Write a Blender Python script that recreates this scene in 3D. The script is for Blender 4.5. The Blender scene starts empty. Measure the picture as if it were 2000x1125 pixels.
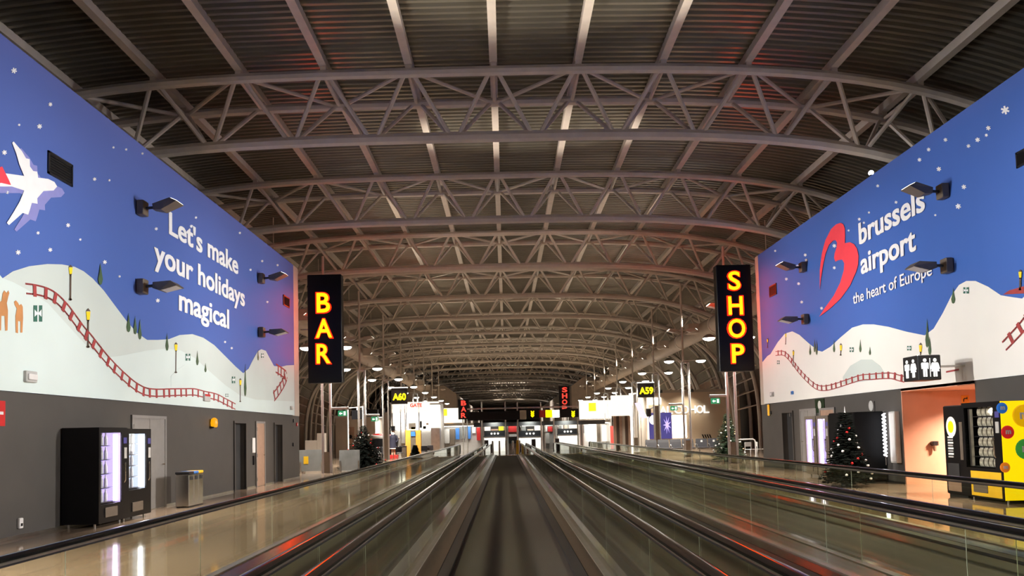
import bpy, math, random
from mathutils import Vector, Matrix
from mathutils.geometry import tessellate_polygon
random.seed(7)
R = math.radians
SC = bpy.context.scene
COL = SC.collection
# ------------------------------------------------------------------ camera
EYE = 1.6
FPX = 1444.4
PITCH, ROLL = R(3.0), R(-1.4)
CM = Matrix.Rotation(R(90) + PITCH, 3, 'X') @ Matrix.Rotation(ROLL, 3, 'Z')
_c = CM.transposed() @ Vector((0, 1, 0))
SHX = (1000 + FPX * _c.x / -_c.z - 988) / 2000
SHY = (846 - 562.5 + FPX * _c.y / -_c.z) / 2000
cam_data = bpy.data.cameras.new('camera')
cam = bpy.data.objects.new('camera', cam_data)
COL.objects.link(cam)
cam_data.sensor_width = 36.0
cam_data.lens = FPX * 36 / 2000
cam_data.shift_x, cam_data.shift_y = SHX, SHY
cam_data.clip_start, cam_data.clip_end = 0.05, 400
cam.matrix_world = Matrix.Translation((0, 0, EYE)) @ CM.to_4x4()
SC.camera = cam
# ------------------------------------------------------------------ world, exposure
w = bpy.data.worlds.new('night'); SC.world = w; w.use_nodes = True
w.node_tree.nodes['Background'].inputs[0].default_value = (0.5, 0.42, 0.35, 1)
w.node_tree.nodes['Background'].inputs[1].default_value = 0.02
SC.view_settings.view_transform = 'Standard'
SC.view_settings.look = 'None'
SC.view_settings.gamma = 1.0
SC.view_settings.use_curve_mapping = False
SC.view_settings.exposure = 0.0
SC.cycles.max_bounces = 8
SC.cycles.diffuse_bounces = 3
SC.cycles.glossy_bounces = 4
SC.cycles.transparent_max_bounces = 40
SC.cycles.sample_clamp_indirect = 4.0
SC.cycles.use_denoising = True
SC.cycles.caustics_reflective = False
SC.cycles.caustics_refractive = False

# ------------------------------------------------------------------ pixel -> place on a known plane
def ray(u, v):
    return CM @ Vector(((u - 1000 + SHX * 2000) / FPX, -(v - 562.5 - SHY * 2000) / FPX, -1))
def at_x(u, v, X):
    d = ray(u, v); t = X / d.x
    return Vector((X, d.y * t, EYE + d.z * t))
def at_y(u, v, Y):
    d = ray(u, v); t = Y / d.y
    return Vector((d.x * t, Y, EYE + d.z * t))
def at_z(u, v, Z):
    d = ray(u, v); t = (Z - EYE) / d.z
    return Vector((d.x * t, d.y * t, Z))

# ------------------------------------------------------------------ materials
def pm(name, c, r=0.5, m=0.0, nz=0.15, ns=6.0, st=(1, 1, 1), bump=0.0, em=None, es=0.0, spec=0.5, rv=0.0):
    mt = bpy.data.materials.new(name); mt.use_nodes = True
    N, L = mt.node_tree.nodes, mt.node_tree.links
    b = N['Principled BSDF']
    b.inputs['Roughness'].default_value = r
    b.inputs['Metallic'].default_value = m
    b.inputs['Specular IOR Level'].default_value = spec
    tc = N.new('ShaderNodeTexCoord'); mp = N.new('ShaderNodeMapping'); no = N.new('ShaderNodeTexNoise')
    mp.inputs['Scale'].default_value = st
    no.inputs['Scale'].default_value = ns; no.inputs['Detail'].default_value = 3
    L.new(tc.outputs['Object'], mp.inputs['Vector']); L.new(mp.outputs['Vector'], no.inputs['Vector'])
    cr = N.new('ShaderNodeValToRGB')
    cr.color_ramp.elements[0].position = 0.3; cr.color_ramp.elements[1].position = 0.7
    cr.color_ramp.elements[0].color = (*[x * (1 - nz) for x in c], 1)
    cr.color_ramp.elements[1].color = (*[min(1, x * (1 + nz)) for x in c], 1)
    L.new(no.outputs['Fac'], cr.inputs['Fac']); L.new(cr.outputs['Color'], b.inputs['Base Color'])
    if bump:
        bp = N.new('ShaderNodeBump'); bp.inputs['Strength'].default_value = bump; bp.inputs['Distance'].default_value = 0.02
        L.new(no.outputs['Fac'], bp.inputs['Height']); L.new(bp.outputs['Normal'], b.inputs['Normal'])
    if rv:
        mr = N.new('ShaderNodeMapRange'); mr.inputs['To Min'].default_value = max(0, r - rv); mr.inputs['To Max'].default_value = r + rv
        L.new(no.outputs['Fac'], mr.inputs['Value']); L.new(mr.outputs['Result'], b.inputs['Roughness'])
    if em:
        b.inputs['Emission Color'].default_value = (*em, 1); b.inputs['Emission Strength'].default_value = es
    return mt
def glass(name, tint=(0.94, 0.955, 0.875), ior=1.5):
    mt = bpy.data.materials.new(name); mt.use_nodes = True
    N, L = mt.node_tree.nodes, mt.node_tree.links
    N.remove(N['Principled BSDF'])
    t = N.new('ShaderNodeBsdfTransparent'); t.inputs[0].default_value = (*tint, 1)
    g = N.new('ShaderNodeBsdfGlossy'); g.inputs['Roughness'].default_value = 0.015
    lw = N.new('ShaderNodeLayerWeight'); lw.inputs['Blend'].default_value = 0.5
    pw = N.new('ShaderNodeMath'); pw.operation = 'POWER'; pw.inputs[1].default_value = 5
    f = N.new('ShaderNodeMath'); f.operation = 'MULTIPLY_ADD'; f.inputs[1].default_value = 1 - ((ior - 1) / (ior + 1)) ** 2; f.inputs[2].default_value = ((ior - 1) / (ior + 1)) ** 2
    L.new(lw.outputs['Facing'], pw.inputs[0]); L.new(pw.outputs[0], f.inputs[0])
    no = N.new('ShaderNodeTexNoise'); no.inputs['Scale'].default_value = 0.7
    bp = N.new('ShaderNodeBump'); bp.inputs['Strength'].default_value = 0.02; bp.inputs['Distance'].default_value = 0.02
    L.new(no.outputs['Fac'], bp.inputs['Height']); L.new(bp.outputs['Normal'], g.inputs['Normal'])
    mx = N.new('ShaderNodeMixShader')
    L.new(f.outputs[0], mx.inputs[0]); L.new(t.outputs[0], mx.inputs[1]); L.new(g.outputs[0], mx.inputs[2])
    L.new(mx.outputs[0], N['Material Output'].inputs['Surface'])
    return mt
def ramp_z(name, stops, z0, z1, r=0.6):
    """printed artwork colour that runs from z0 to z1"""
    mt = pm(name, (0.5, 0.5, 0.5), r, 0, 0.0)
    N, L = mt.node_tree.nodes, mt.node_tree.links
    b = N['Principled BSDF']
    tc = N.new('ShaderNodeTexCoord'); sx = N.new('ShaderNodeSeparateXYZ'); mr = N.new('ShaderNodeMapRange')
    mr.inputs['From Min'].default_value = z0; mr.inputs['From Max'].default_value = z1
    cr = N.new('ShaderNodeValToRGB'); e = cr.color_ramp.elements
    e[0].position, e[0].color = stops[0][0], (*stops[0][1], 1)
    e[1].position, e[1].color = stops[-1][0], (*stops[-1][1], 1)
    for p, c in stops[1:-1]:
        k = e.new(p); k.color = (*c, 1)
    L.new(tc.outputs['Object'], sx.inputs[0]); L.new(sx.outputs['Z'], mr.inputs['Value'])
    L.new(mr.outputs['Result'], cr.inputs['Fac']); L.new(cr.outputs['Color'], b.inputs['Base Color'])
    return mt
def stripes(name, c1, c2, scale, axis='X', r=0.5, m=0.0, bump=0.0):
    mt = pm(name, c1, r, m, 0.1)
    N, L = mt.node_tree.nodes, mt.node_tree.links
    b = N['Principled BSDF']
    tc = N.new('ShaderNodeTexCoord'); wv = N.new('ShaderNodeTexWave')
    wv.bands_direction = axis; wv.inputs['Scale'].default_value = scale
    mx = N.new('ShaderNodeMix'); mx.data_type = 'RGBA'
    mx.inputs['A'].default_value = (*c1, 1); mx.inputs['B'].default_value = (*c2, 1)
    L.new(tc.outputs['Object'], wv.inputs['Vector']); L.new(wv.outputs['Fac'], mx.inputs['Factor'])
    L.new(mx.outputs['Result'], b.inputs['Base Color'])
    if bump:
        bp = N.new('ShaderNodeBump'); bp.inputs['Strength'].default_value = bump; bp.inputs['Distance'].default_value = 0.006
        L.new(wv.outputs['Fac'], bp.inputs['Height']); L.new(bp.outputs['Normal'], b.inputs['Normal'])
    return mt

M = {}
M['steel'] = pm('painted_steel', (0.80, 0.73, 0.64), 0.4, 0.0, 0.06, 3)
M['deckroof'] = pm('corrugated_roof_sheet', (0.225, 0.21, 0.17), 0.34, 0.5, 0.12, 0.6)
M['vault'] = pm('brown_vault_cladding', (0.07, 0.035, 0.017), 0.6, 0, 0.35, 1.2, (1, 1, 0.3))
M['wallgrey'] = pm('grey_wall_paint', (0.068, 0.062, 0.056), 0.55, 0, 0.06, 2)
M['wallcream'] = pm('cream_wall_paint', (0.55, 0.47, 0.39), 0.6, 0, 0.06, 2)
M['dark'] = pm('dark_metal', (0.012, 0.012, 0.014), 0.35, 0, 0.2, 8)
M['black'] = pm('black_lacquer', (0.004, 0.004, 0.005), 0.35, 0, 0.2, 8, spec=0.25)
M['matblack'] = pm('matt_black_panel', (0.004, 0.004, 0.004), 0.75, 0, 0.2, 4, spec=0.15)
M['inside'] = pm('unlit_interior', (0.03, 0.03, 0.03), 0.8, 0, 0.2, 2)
M['chrome'] = pm('brushed_stainless', (0.55, 0.53, 0.5), 0.22, 1.0, 0.1, 4, (30, 1, 30))
M['deckmetal'] = pm('walkway_deck_metal', (0.34, 0.31, 0.28), 0.2, 1.0, 0.12, 2, (8, 0.6, 8), rv=0.06)
M['alu'] = pm('aluminium_profile', (0.62, 0.6, 0.57), 0.28, 1.0, 0.08, 5)
M['rubber'] = pm('black_handrail_rubber', (0.004, 0.004, 0.005), 0.12, 0, 0.2, 3, spec=0.4)
M['glass'] = glass('balustrade_glass')
M['glassclear'] = glass('display_glass', (0.96, 0.97, 0.97), 1.3)
M['belt'] = stripes('ribbed_walkway_belt', (0.04, 0.031, 0.022), (0.018, 0.0145, 0.011), 38, 'X', 0.62, 0, 0.5)
M['white'] = pm('white_paint', (0.75, 0.74, 0.72), 0.45, 0, 0.04)
M['offwhite'] = pm('grey_white_plastic', (0.5, 0.5, 0.48), 0.5, 0, 0.05)
M['salmon'] = pm('salmon_wall_paint', (0.72, 0.37, 0.25), 0.5, 0, 0.05, 2)
M['orange'] = pm('orange_panel', (0.85, 0.36, 0.05), 0.5, 0, 0.08)
M['door'] = pm('grey_door_paint', (0.22, 0.21, 0.2), 0.5, 0, 0.06)
M['doorbrown'] = pm('brown_lift_door', (0.38, 0.24, 0.17), 0.4, 0.1, 0.08)
M['red'] = pm('red_paint', (0.55, 0.02, 0.02), 0.45, 0, 0.1)
M['yellow'] = pm('yellow_plastic', (0.9, 0.55, 0.02), 0.4, 0, 0.06)
M['blue'] = pm('blue_plastic', (0.05, 0.2, 0.6), 0.4, 0, 0.06)
M['green'] = pm('dark_green_needles', (0.010, 0.024, 0.008), 0.7, 0, 0.4, 14, spec=0.2)
M['greendark'] = pm('unlit_green_needles', (0.0025, 0.004, 0.003), 0.9, 0, 0.4, 14, spec=0.1)  # darker copy of the needles: lack of light put into the colour
M['bark'] = pm('bark', (0.08, 0.05, 0.03), 0.8, 0, 0.3, 20)
M['seat'] = pm('grey_seat_leather', (0.035, 0.035, 0.042), 0.45, 0, 0.1, 10)
M['taupe'] = pm('taupe_infill_panel', (0.16, 0.13, 0.1), 0.5, 0.2, 0.08)
M['shopgrey'] = pm('grey_shop_cladding', (0.48, 0.42, 0.35), 0.55, 0, 0.05, 1)
M['frost'] = pm('frosted_glass_sheet', (0.2, 0.215, 0.215), 0.3, 0, 0.2, 2)
def emi(name, c, s, base=(0.02, 0.02, 0.02)):
    M[name] = pm(name, base, 0.4, 0, 0.05, em=c, es=s)
emi('neon_face', (1.0, 0.055, 0.0), 18.0)
emi('neon_edge', (1.0, 0.012, 0.0), 2.6)
emi('lamp_lens', (1.0, 0.95, 0.86), 13.0)
emi('uplight_lens', (1.0, 0.9, 0.75), 6.0)
emi('led_white', (0.92, 0.92, 1.0), 16.0)
emi('led_lilac', (0.78, 0.62, 1.0), 14.0)
emi('glow_lilac', (0.55, 0.42, 0.95), 1.6)
emi('glow_white', (0.7, 0.78, 1.0), 1.3)
emi('sign_yellow', (1.0, 0.78, 0.0), 2.2)
emi('sign_white', (1.0, 0.97, 0.9), 1.6)
emi('sign_red', (1.0, 0.05, 0.03), 1.6)
emi('sign_green', (0.05, 0.6, 0.25), 0.5)
emi('lightbox', (1.0, 0.95, 0.85), 5.0)
emi('lightbox_soft', (1.0, 0.9, 0.75), 1.3)
emi('advert_yellow', (1.0, 0.72, 0.0), 0.95, (0.5, 0.3, 0.0))
emi('advert_blue', (0.12, 0.1, 0.5), 0.5)
emi('sign_amber', (1.0, 0.42, 0.0), 1.0)

# ------------------------------------------------------------------ objects
WL = {}            # world location of a thing and of its parts
def link(name, data):
    o = bpy.data.objects.new(name, data); COL.objects.link(o); return o
def tag(o, label=None, cat=None, group=None, kind=None):
    if label: o['label'] = label
    if cat: o['category'] = cat
    if group: o['group'] = group
    if kind: o['kind'] = kind
    return o
def thing(name, label, cat, loc=(0, 0, 0), group=None):
    o = link(name, None); o.empty_display_size = 0.2
    o.location = loc; WL[o] = Vector(loc)
    return tag(o, label, cat, group)
def dup(root, loc, rz=0.0, label=None, group=None, scale=1.0):
    r = root.copy(); COL.objects.link(r); r.location = loc; r.rotation_euler = (0, 0, rz); r.scale = (scale,) * 3
    if label: r['label'] = label
    if group: r['group'] = group
    for ch in list(root.children):
        c = ch.copy(); COL.objects.link(c); c.parent = r
        for g in list(ch.children):
            d = g.copy(); COL.objects.link(d); d.parent = c
    return r
class MB:
    def __init__(s): s.v = []; s.f = []
    def add(s, vs, fs):
        n = len(s.v); s.v += [Vector(p) for p in vs]; s.f += [tuple(i + n for i in f) for f in fs]; return s
    def box(s, x0, x1, y0, y1, z0, z1):
        x0, x1 = min(x0, x1), max(x0, x1); y0, y1 = min(y0, y1), max(y0, y1); z0, z1 = min(z0, z1), max(z0, z1)
        return s.add([(x0, y0, z0), (x1, y0, z0), (x1, y1, z0), (x0, y1, z0), (x0, y0, z1), (x1, y0, z1), (x1, y1, z1), (x0, y1, z1)],
                     [(3, 2, 1, 0), (4, 5, 6, 7), (0, 1, 5, 4), (1, 2, 6, 5), (2, 3, 7, 6), (3, 0, 4, 7)])
    def bbox(s, x0, x1, y0, y1, z0, z1, b=0.01):
        """box with chamfered edges"""
        x0, x1 = min(x0, x1), max(x0, x1); y0, y1 = min(y0, y1), max(y0, y1); z0, z1 = min(z0, z1), max(z0, z1)
        b = min(b, (x1 - x0) / 3, (y1 - y0) / 3, (z1 - z0) / 3)
        rings = []
        for z, i in ((z0, b), (z0 + b, 0), (z1 - b, 0), (z1, b)):
            a, c, d, e = x0 + i, x1 - i, y0 + i, y1 - i
            rings.append([(a + b, d, z), (c - b, d, z), (c, d + b, z), (c, e - b, z), (c - b, e, z), (a + b, e, z), (a, e - b, z), (a, d + b, z)])
        vs = sum(rings, []); fs = [tuple(range(7, -1, -1)), tuple(range(24, 32))]
        for k in range(3):
            for j in range(8):
                q = (j + 1) % 8; fs.append((k * 8 + j, k * 8 + q, k * 8 + 8 + q, k * 8 + 8 + j))
        return s.add(vs, fs)
    def rings(s, rs, cap=True, closed=True):
        n = len(rs[0]); vs = sum([list(r) for r in rs], []); fs = []
        for k in range(len(rs) - 1):
            for j in range(n if closed else n - 1):
                q = (j + 1) % n; fs.append((k * n + j, k * n + q, k * n + n + q, k * n + n + j))
        if cap and closed:
            fs.append(tuple(range(n - 1, -1, -1))); fs.append(tuple(range((len(rs) - 1) * n, len(rs) * n)))
        return s.add(vs, fs)
    def tube(s, path, r, n=8, r2=None):
        """round tube along a path, r a number or one per point"""
        path = [Vector(p) for p in path]; rs = []; prev = None
        for i, p in enumerate(path):
            t = (path[min(i + 1, len(path) - 1)] - path[max(i - 1, 0)]).normalized()
            if prev is None:
                a = t.cross(Vector((0, 0, 1)) if abs(t.z) < 0.9 else Vector((1, 0, 0))).normalized()
            else:
                a = (prev - t * prev.dot(t)).normalized()
            prev = a; b = t.cross(a)
            ra = r[i] if isinstance(r, (list, tuple)) else r
            rb = ra if r2 is None else r2
            rs.append([p + a * (ra * math.cos(2 * math.pi * j / n)) + b * (rb * math.sin(2 * math.pi * j / n)) for j in range(n)])
        return s.rings(rs)
    def lathe(s, prof, c=(0, 0, 0), n=16):
        c = Vector(c)
        return s.rings([[c + Vector((r * math.cos(2 * math.pi * j / n), r * math.sin(2 * math.pi * j / n), z)) for j in range(n)] for r, z in prof])
    def ball(s, c, r, n=10, m=6, sz=1.0):
        return s.lathe([(max(1e-4, r * math.sin(math.pi * i / m)), -r * sz * math.cos(math.pi * i / m)) for i in range(m + 1)], c, n)
    def prism(s, pts, nd):
        """closed outline (3-D, planar) thickened by the vector nd"""
        pts = [Vector(p) for p in pts]; nd = Vector(nd); n = len(pts)
        tri = tessellate_polygon([pts])
        vs = pts + [p + nd for p in pts]; fs = [tuple(t) for t in tri] + [tuple(i + n for i in reversed(t)) for t in tri]
        fs += [(i, (i + 1) % n, n + (i + 1) % n, n + i) for i in range(n)]
        return s.add(vs, fs)
    def build(s, name, mat, parent=None, smooth=False, local=False):
        off = Vector((0, 0, 0)) if (local or parent is None) else WL.get(parent, Vector((0, 0, 0)))
        me = bpy.data.meshes.new(name)
        me.from_pydata([tuple(p - off) for p in s.v], [], s.f)
        me.materials.append(mat if not isinstance(mat, str) else M[mat])
        import bmesh
        bm = bmesh.new(); bm.from_mesh(me); bmesh.ops.recalc_face_normals(bm, faces=bm.faces); bm.to_mesh(me); bm.free()
        if smooth:
            for p in me.polygons: p.use_smooth = True
            try: me.set_sharp_from_angle(angle=R(40))
            except Exception: pass
        o = link(name, me)
        if parent is not None:
            o.parent = parent
            WL[o] = off
        return o
def mb(): return MB()
def struct(o): o['kind'] = 'structure'; return o
def text_mb(txt, p0, xd, ud, nd, width=None, height=0.3, depth=0.02, off=0.02, fit=False, bold=0.0):
    """lettering: p0 = start of the baseline, width of the line, height of a capital; fit stretches the glyph box to width x height"""
    cu = bpy.data.curves.new('lettering', 'FONT'); cu.body = txt; cu.size = 1; cu.extrude = 0.5; cu.offset = off; cu.resolution_u = 4
    o = bpy.data.objects.new('lettering', cu); COL.objects.link(o)
    dg = bpy.context.evaluated_depsgraph_get(); dg.update()
    me = bpy.data.meshes.new_from_object(o.evaluated_get(dg))
    xs = [v.co.x for v in me.vertices]; ys = [v.co.y for v in me.vertices]
    x0, x1 = min(xs), max(xs); y0 = min(ys) if fit else 0.0; cap = (max(ys) - y0) if fit else 0.73
    sy = height / cap; sx = (width / (x1 - x0)) if width else sy
    p0, xd, ud, nd = Vector(p0), Vector(xd), Vector(ud), Vector(nd)
    b = MB()
    sh = [(-bold, -bold * .3), (bold, -bold * .3), (-bold, bold * .3), (bold, bold * .3), (0, 0)] if bold else [(0.0, 0.0)]
    for k, (q, r) in enumerate(sh):
        b.add([p0 + xd * ((v.co.x - x0) * sx + q * height) + ud * ((v.co.y - y0) * sy + r * height) + nd * ((v.co.z + 0.5) * depth + k * 0.0012) for v in me.vertices], [tuple(p.vertices) for p in me.polygons])
    bpy.data.objects.remove(o); bpy.data.curves.remove(cu); bpy.data.meshes.remove(me)
    return b
def lamp(name, kind, loc, power, col=(1, 0.9, 0.78), aim=None, size=0.3, spot=60, blend=0.5, shape='DISK', size_y=None, parent=None):
    d = bpy.data.lights.new(name, kind); d.energy = power; d.color = col
    if kind == 'AREA':
        d.shape = shape; d.size = size
        if size_y: d.size_y = size_y
    else:
        d.shadow_soft_size = size
    if kind == 'SPOT':
        d.spot_size = R(spot); d.spot_blend = blend
    if kind == 'AREA': d.spread = R(120)
    o = link(name, d); o.location = loc
    if aim is not None:
        o.rotation_euler = (Vector(aim) - Vector(loc)).to_track_quat('-Z', 'Y').to_euler()
    if parent is not None:
        o.parent = parent; o.location = Vector(loc) - WL.get(parent, Vector((0, 0, 0)))
    return o

def words(b, n, d):
    """split lettering into its n words along the reading direction d"""
    par = list(range(len(b.v)))
    def root(i):
        while par[i] != i: par[i] = par[par[i]]; i = par[i]
        return i
    for f in b.f:
        for i in f[1:]: par[root(i)] = root(f[0])
    comp = {}
    for i in range(len(b.v)): comp.setdefault(root(i), []).append(i)
    d = Vector(d); iv = sorted((min(b.v[i].dot(d) for i in c), max(b.v[i].dot(d) for i in c), k) for k, c in comp.items())
    hi = iv[0][1]; gaps = []
    for j in range(1, len(iv)):
        gaps.append((iv[j][0] - hi, j)); hi = max(hi, iv[j][1])
    cuts = sorted(j for g, j in sorted(gaps, reverse=True)[:n - 1])
    out = []; lo = 0
    for c in cuts + [len(iv)]:
        ks = {k for _, _, k in iv[lo:c]}; lo = c
        ix = [i for i in range(len(b.v)) if root(i) in ks]; m = {i: q for q, i in enumerate(ix)}
        w_ = MB(); w_.add([b.v[i] for i in ix], [tuple(m[i] for i in f) for f in b.f if f[0] in m]); out.append(w_)
    return out

# measurements shared by everything below
XL, XR = -8.46, 10.5          # mural walls left and right
YE = 30.3                     # where both walls end
ZM0, ZM1 = 2.52, 8.6          # mural bottom and top
MOD = 8.3                     # building module along the pier
WALK_END = 52.5
VX, VA, VH, VN = -1.2, 20.3, 12.25, 3.5     # roof vault: centre line, half span, rise, shape
def vault(t, a=0.0):
    c, s_ = math.cos(t), math.sin(t)
    return (VX + (VA - a) * math.copysign(abs(c) ** (2 / VN), c), max(0.0, (VH - a)) * abs(s_) ** (2 / VN))
def vault_z(x, a):
    q = min(1.0, abs(x - VX) / (VA - a))
    return (VH - a) * (1 - q ** VN) ** (1 / VN)

# =================================================================== SETTING
Y0, Y1 = -16.0, 246.0
def tiles(name):
    mt = pm(name, (0.36, 0.29, 0.235), 0.07, 0, 0.1, 1.3, rv=0.04, spec=0.36)
    N, L = mt.node_tree.nodes, mt.node_tree.links
    b = N['Principled BSDF']
    tc = N.new('ShaderNodeTexCoord'); br = N.new('ShaderNodeTexBrick')
    br.offset = 0.0; br.inputs['Scale'].default_value = 1.0
    br.inputs['Brick Width'].default_value = 1.2; br.inputs['Row Height'].default_value = 1.2
    br.inputs['Mortar Size'].default_value = 0.008
    br.inputs['Color1'].default_value = (0.285, 0.21, 0.15, 1); br.inputs['Color2'].default_value = (0.24, 0.178, 0.128, 1)
    br.inputs['Mortar'].default_value = (0.16, 0.13, 0.11, 1)
    L.new(tc.outputs['Object'], br.inputs['Vector']); L.new(br.outputs['Color'], b.inputs['Base Color'])
    return mt
M['floor'] = tiles('polished_floor_tile')
struct(mb().box(-24, 24, Y0, Y1, -0.3, 0.0).build('floor', 'floor'))

def shell(name, mat, t0, t1, nt, ys, a=0.0):
    """vault strip from angle t0 to t1; ys = list of (y, height of the sheet profile)"""
    rows = []
    ts = [t0 + (t1 - t0) * i / nt for i in range(nt + 1)]
    P = [Vector((vault(t, a)[0], vault(t, a)[1])) for t in ts]
    Nn = []
    for i in range(len(P)):
        d = (P[min(i + 1, nt)] - P[max(i - 1, 0)]).normalized(); Nn.append(Vector((d.y, -d.x)))
    for y, h in ys:
        rows.append([(p.x + n.x * h, y, p.y + n.y * h) for p, n in zip(P, Nn)])
    b = mb().rings(rows, cap=False, closed=False)
    return struct(b.build(name, mat))
prof = []
y = 8.0; per = 0.26
while y < 112:
    prof += [(y, 0.0), (y + 0.38 * per, 0.0), (y + 0.5 * per, 0.08), (y + 0.88 * per, 0.08)]; y += per
prof = [(Y0, 0.0)] + prof + [(Y1, 0.0)]
tA = math.acos(0.99 ** (VN / 2))
shell('ceiling', M['deckroof'], R(16), R(164), 48, prof)
shell('wall_right_vault', M['vault'], 0.0, R(16), 10, [(Y0, 0), (60, 0), (Y1, 0)])
shell('wall_left_vault', M['vault'], R(164), R(180), 10, [(Y0, 0), (60, 0), (Y1, 0)])
def vault_outline(Y, n=40):
    return [(vault(math.pi * i / n)[0], Y, vault(math.pi * i / n)[1]) for i in range(n + 1)]
struct(mb().prism(vault_outline(Y1), (0, 0.3, 0)).build('wall_back', 'shopgrey'))
struct(mb().prism(vault_outline(Y0), (0, -0.3, 0)).build('wall_front', 'shopgrey'))  # unseen wall added behind the viewer for bounce and reflections

# --- roof trusses ------------------------------------------------------------
PX0, PSP = -0.1, 2.4
nodes_x = [PX0 + PSP * k for k in range(-8, 8)]
nodes_x = [x for x in nodes_x if abs(x - VX) < VA - 2.6]
def chord_path(Y, a, n=56):
    return [(vault(math.pi * i / n, a)[0], Y, vault(math.pi * i / n, a)[1]) for i in range(n + 1)]
def P3(x, Y, a): return Vector((x, Y, vault_z(x, a)))
TRN = ['nearest', 'second nearest', 'third nearest', 'fourth nearest', 'fifth nearest', 'sixth nearest', 'seventh nearest', 'eighth nearest',
       'ninth nearest', 'tenth nearest', 'eleventh nearest', 'twelfth nearest', 'thirteenth nearest', 'fourteenth nearest', 'fifteenth nearest', 'sixteenth nearest', 'seventeenth nearest', 'eighteenth nearest', 'nineteenth nearest', 'twentieth nearest', 'sixth farthest', 'fifth farthest', 'fourth farthest', 'third farthest', 'second farthest', 'farthest']
TY = [21.4 + 8.5 * i for i in range(26)]
for i, Y in enumerate(TY):
    t = thing('roof_truss', f'{TRN[i]} arched steel lattice truss spanning the hall under the corrugated roof', 'truss', (VX, Y, 0), 'arched roof trusses')
    ns = 8 if i < 5 else 6
    mb().tube(chord_path(Y - 1.0, 0.41), 0.14, ns).build('top_chord', 'steel', t, True)
    mb().tube(chord_path(Y + 1.0, 0.41), 0.14, ns).build('top_chord', 'steel', t, True)
    mb().tube(chord_path(Y, 1.9), 0.17, ns).build('bottom_chord', 'steel', t, True)
    seg = []
    for k, x in enumerate(nodes_x):
        for d in (-0.5, 0.5):
            xb = x + d * PSP * 0.93
            seg.append((P3(x + d * 0.2, Y - 1.0, 0.41), P3(xb, Y, 1.9), 0.065))
            seg.append((P3(x + d * 0.2, Y + 1.0, 0.41), P3(xb, Y, 1.9), 0.065))
        seg.append((P3(x, Y - 1.0, 0.41), P3(x, Y + 1.0, 0.41), 0.06))
        if k % 2:
            for d in (-1, 1):
                if 0 <= k + d < len(nodes_x):
                    seg.append((P3(nodes_x[k + d] - d * 0.15, Y - 1.0, 0.41), P3(x + d * 0.1, Y + 1.0, 0.41), 0.06))
    # ribs lower down the sides of the vault
    low = []
    for q in (R(6), R(10), R(14), R(18), R(23)):
        for tt in (q, math.pi - q):
            a = vault(tt, 0.41); b_ = vault(tt, 1.9)
            low.append((Vector((a[0], Y - 1, a[1])), Vector((b_[0], Y, b_[1])), 0.05)); low.append((Vector((a[0], Y + 1, a[1])), Vector((b_[0], Y, b_[1])), 0.05))
    if i < 4:
        for p, q, r in seg: mb().tube([p, q], r, 7).build('brace', 'steel', t, True)
        b = mb()
        for p, q, r in low: b.tube([p, q], r, 5)
        b.build('side_lattice', 'taupe', t)  # darker than the other steel: shade at the vault sides put into the colour
    else:
        b = mb()
        for p, q, r in seg + low: b.tube([p, q], r, 5)
        b.build('brace_lattice', 'steel', t)
# --- purlins -----------------------------------------------------------------
pl = ['tenth', 'ninth', 'eighth', 'seventh', 'sixth', 'fifth', 'fourth', 'third', 'second', 'first']
for x in nodes_x:
    k = round((x - PX0) / PSP)
    if k == 0: lb = 'long grey roof beam running along the ceiling straight above the central walkway'
    else: lb = f'{pl[-abs(k)]} long grey roof beam to the {"left" if k < 0 else "right"} of the central one under the corrugated roof'
    z = vault_z(x, 0.0)
    dz = (vault_z(x + 0.1, 0) - vault_z(x - 0.1, 0)) / 0.2
    t = thing('roof_beam', lb, 'beam', (x, 12, z), 'long roof beams')
    b = mb().box(x - 0.11, x + 0.11, 6, 240, z - 0.2 - abs(dz) * 0.1, z + 0.02)
    b.build('beam', 'steel', t)
    b = mb()
    for Y in TY:
        for s in (-1, 1): b.box(x - 0.08, x + 0.08, Y + s - 0.09, Y + s + 0.09, z - 0.42, z - 0.15)
    b.build('beam_shoe', 'steel', t)

# --- long ventilation ducts ----------------------------------------------------
for X, z, side in ((-10.6, 7.6, 'left'), (12.3, 7.6, 'right')):
    t = thing('ventilation_duct', f'long round grey ventilation duct hung below the roof on the {side} side', 'duct', (X, 34, z))
    mb().tube([(X, 32, z), (X, 112, z)], 0.5, 20).build('duct_pipe', 'wallcream', t, True)
    for k in range(10):
        Y = 34 + 8.3 * k
        mb().tube([(X, Y, z), (X, Y + 0.12, z)], 0.54, 20).build('flange', 'steel', t, True)
        mb().tube([(X, Y, z + 0.5), (X, Y, vault_z(X, 0.1))], 0.02, 6).build('hanger', 'steel', t)
        s = 1 if X < 0 else -1
        mb().box(X + s * 0.4, X + s * 1.1, Y + 2.2, Y + 3.2, z - 0.2, z + 0.35).build('air_outlet', 'wallcream', t)

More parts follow.
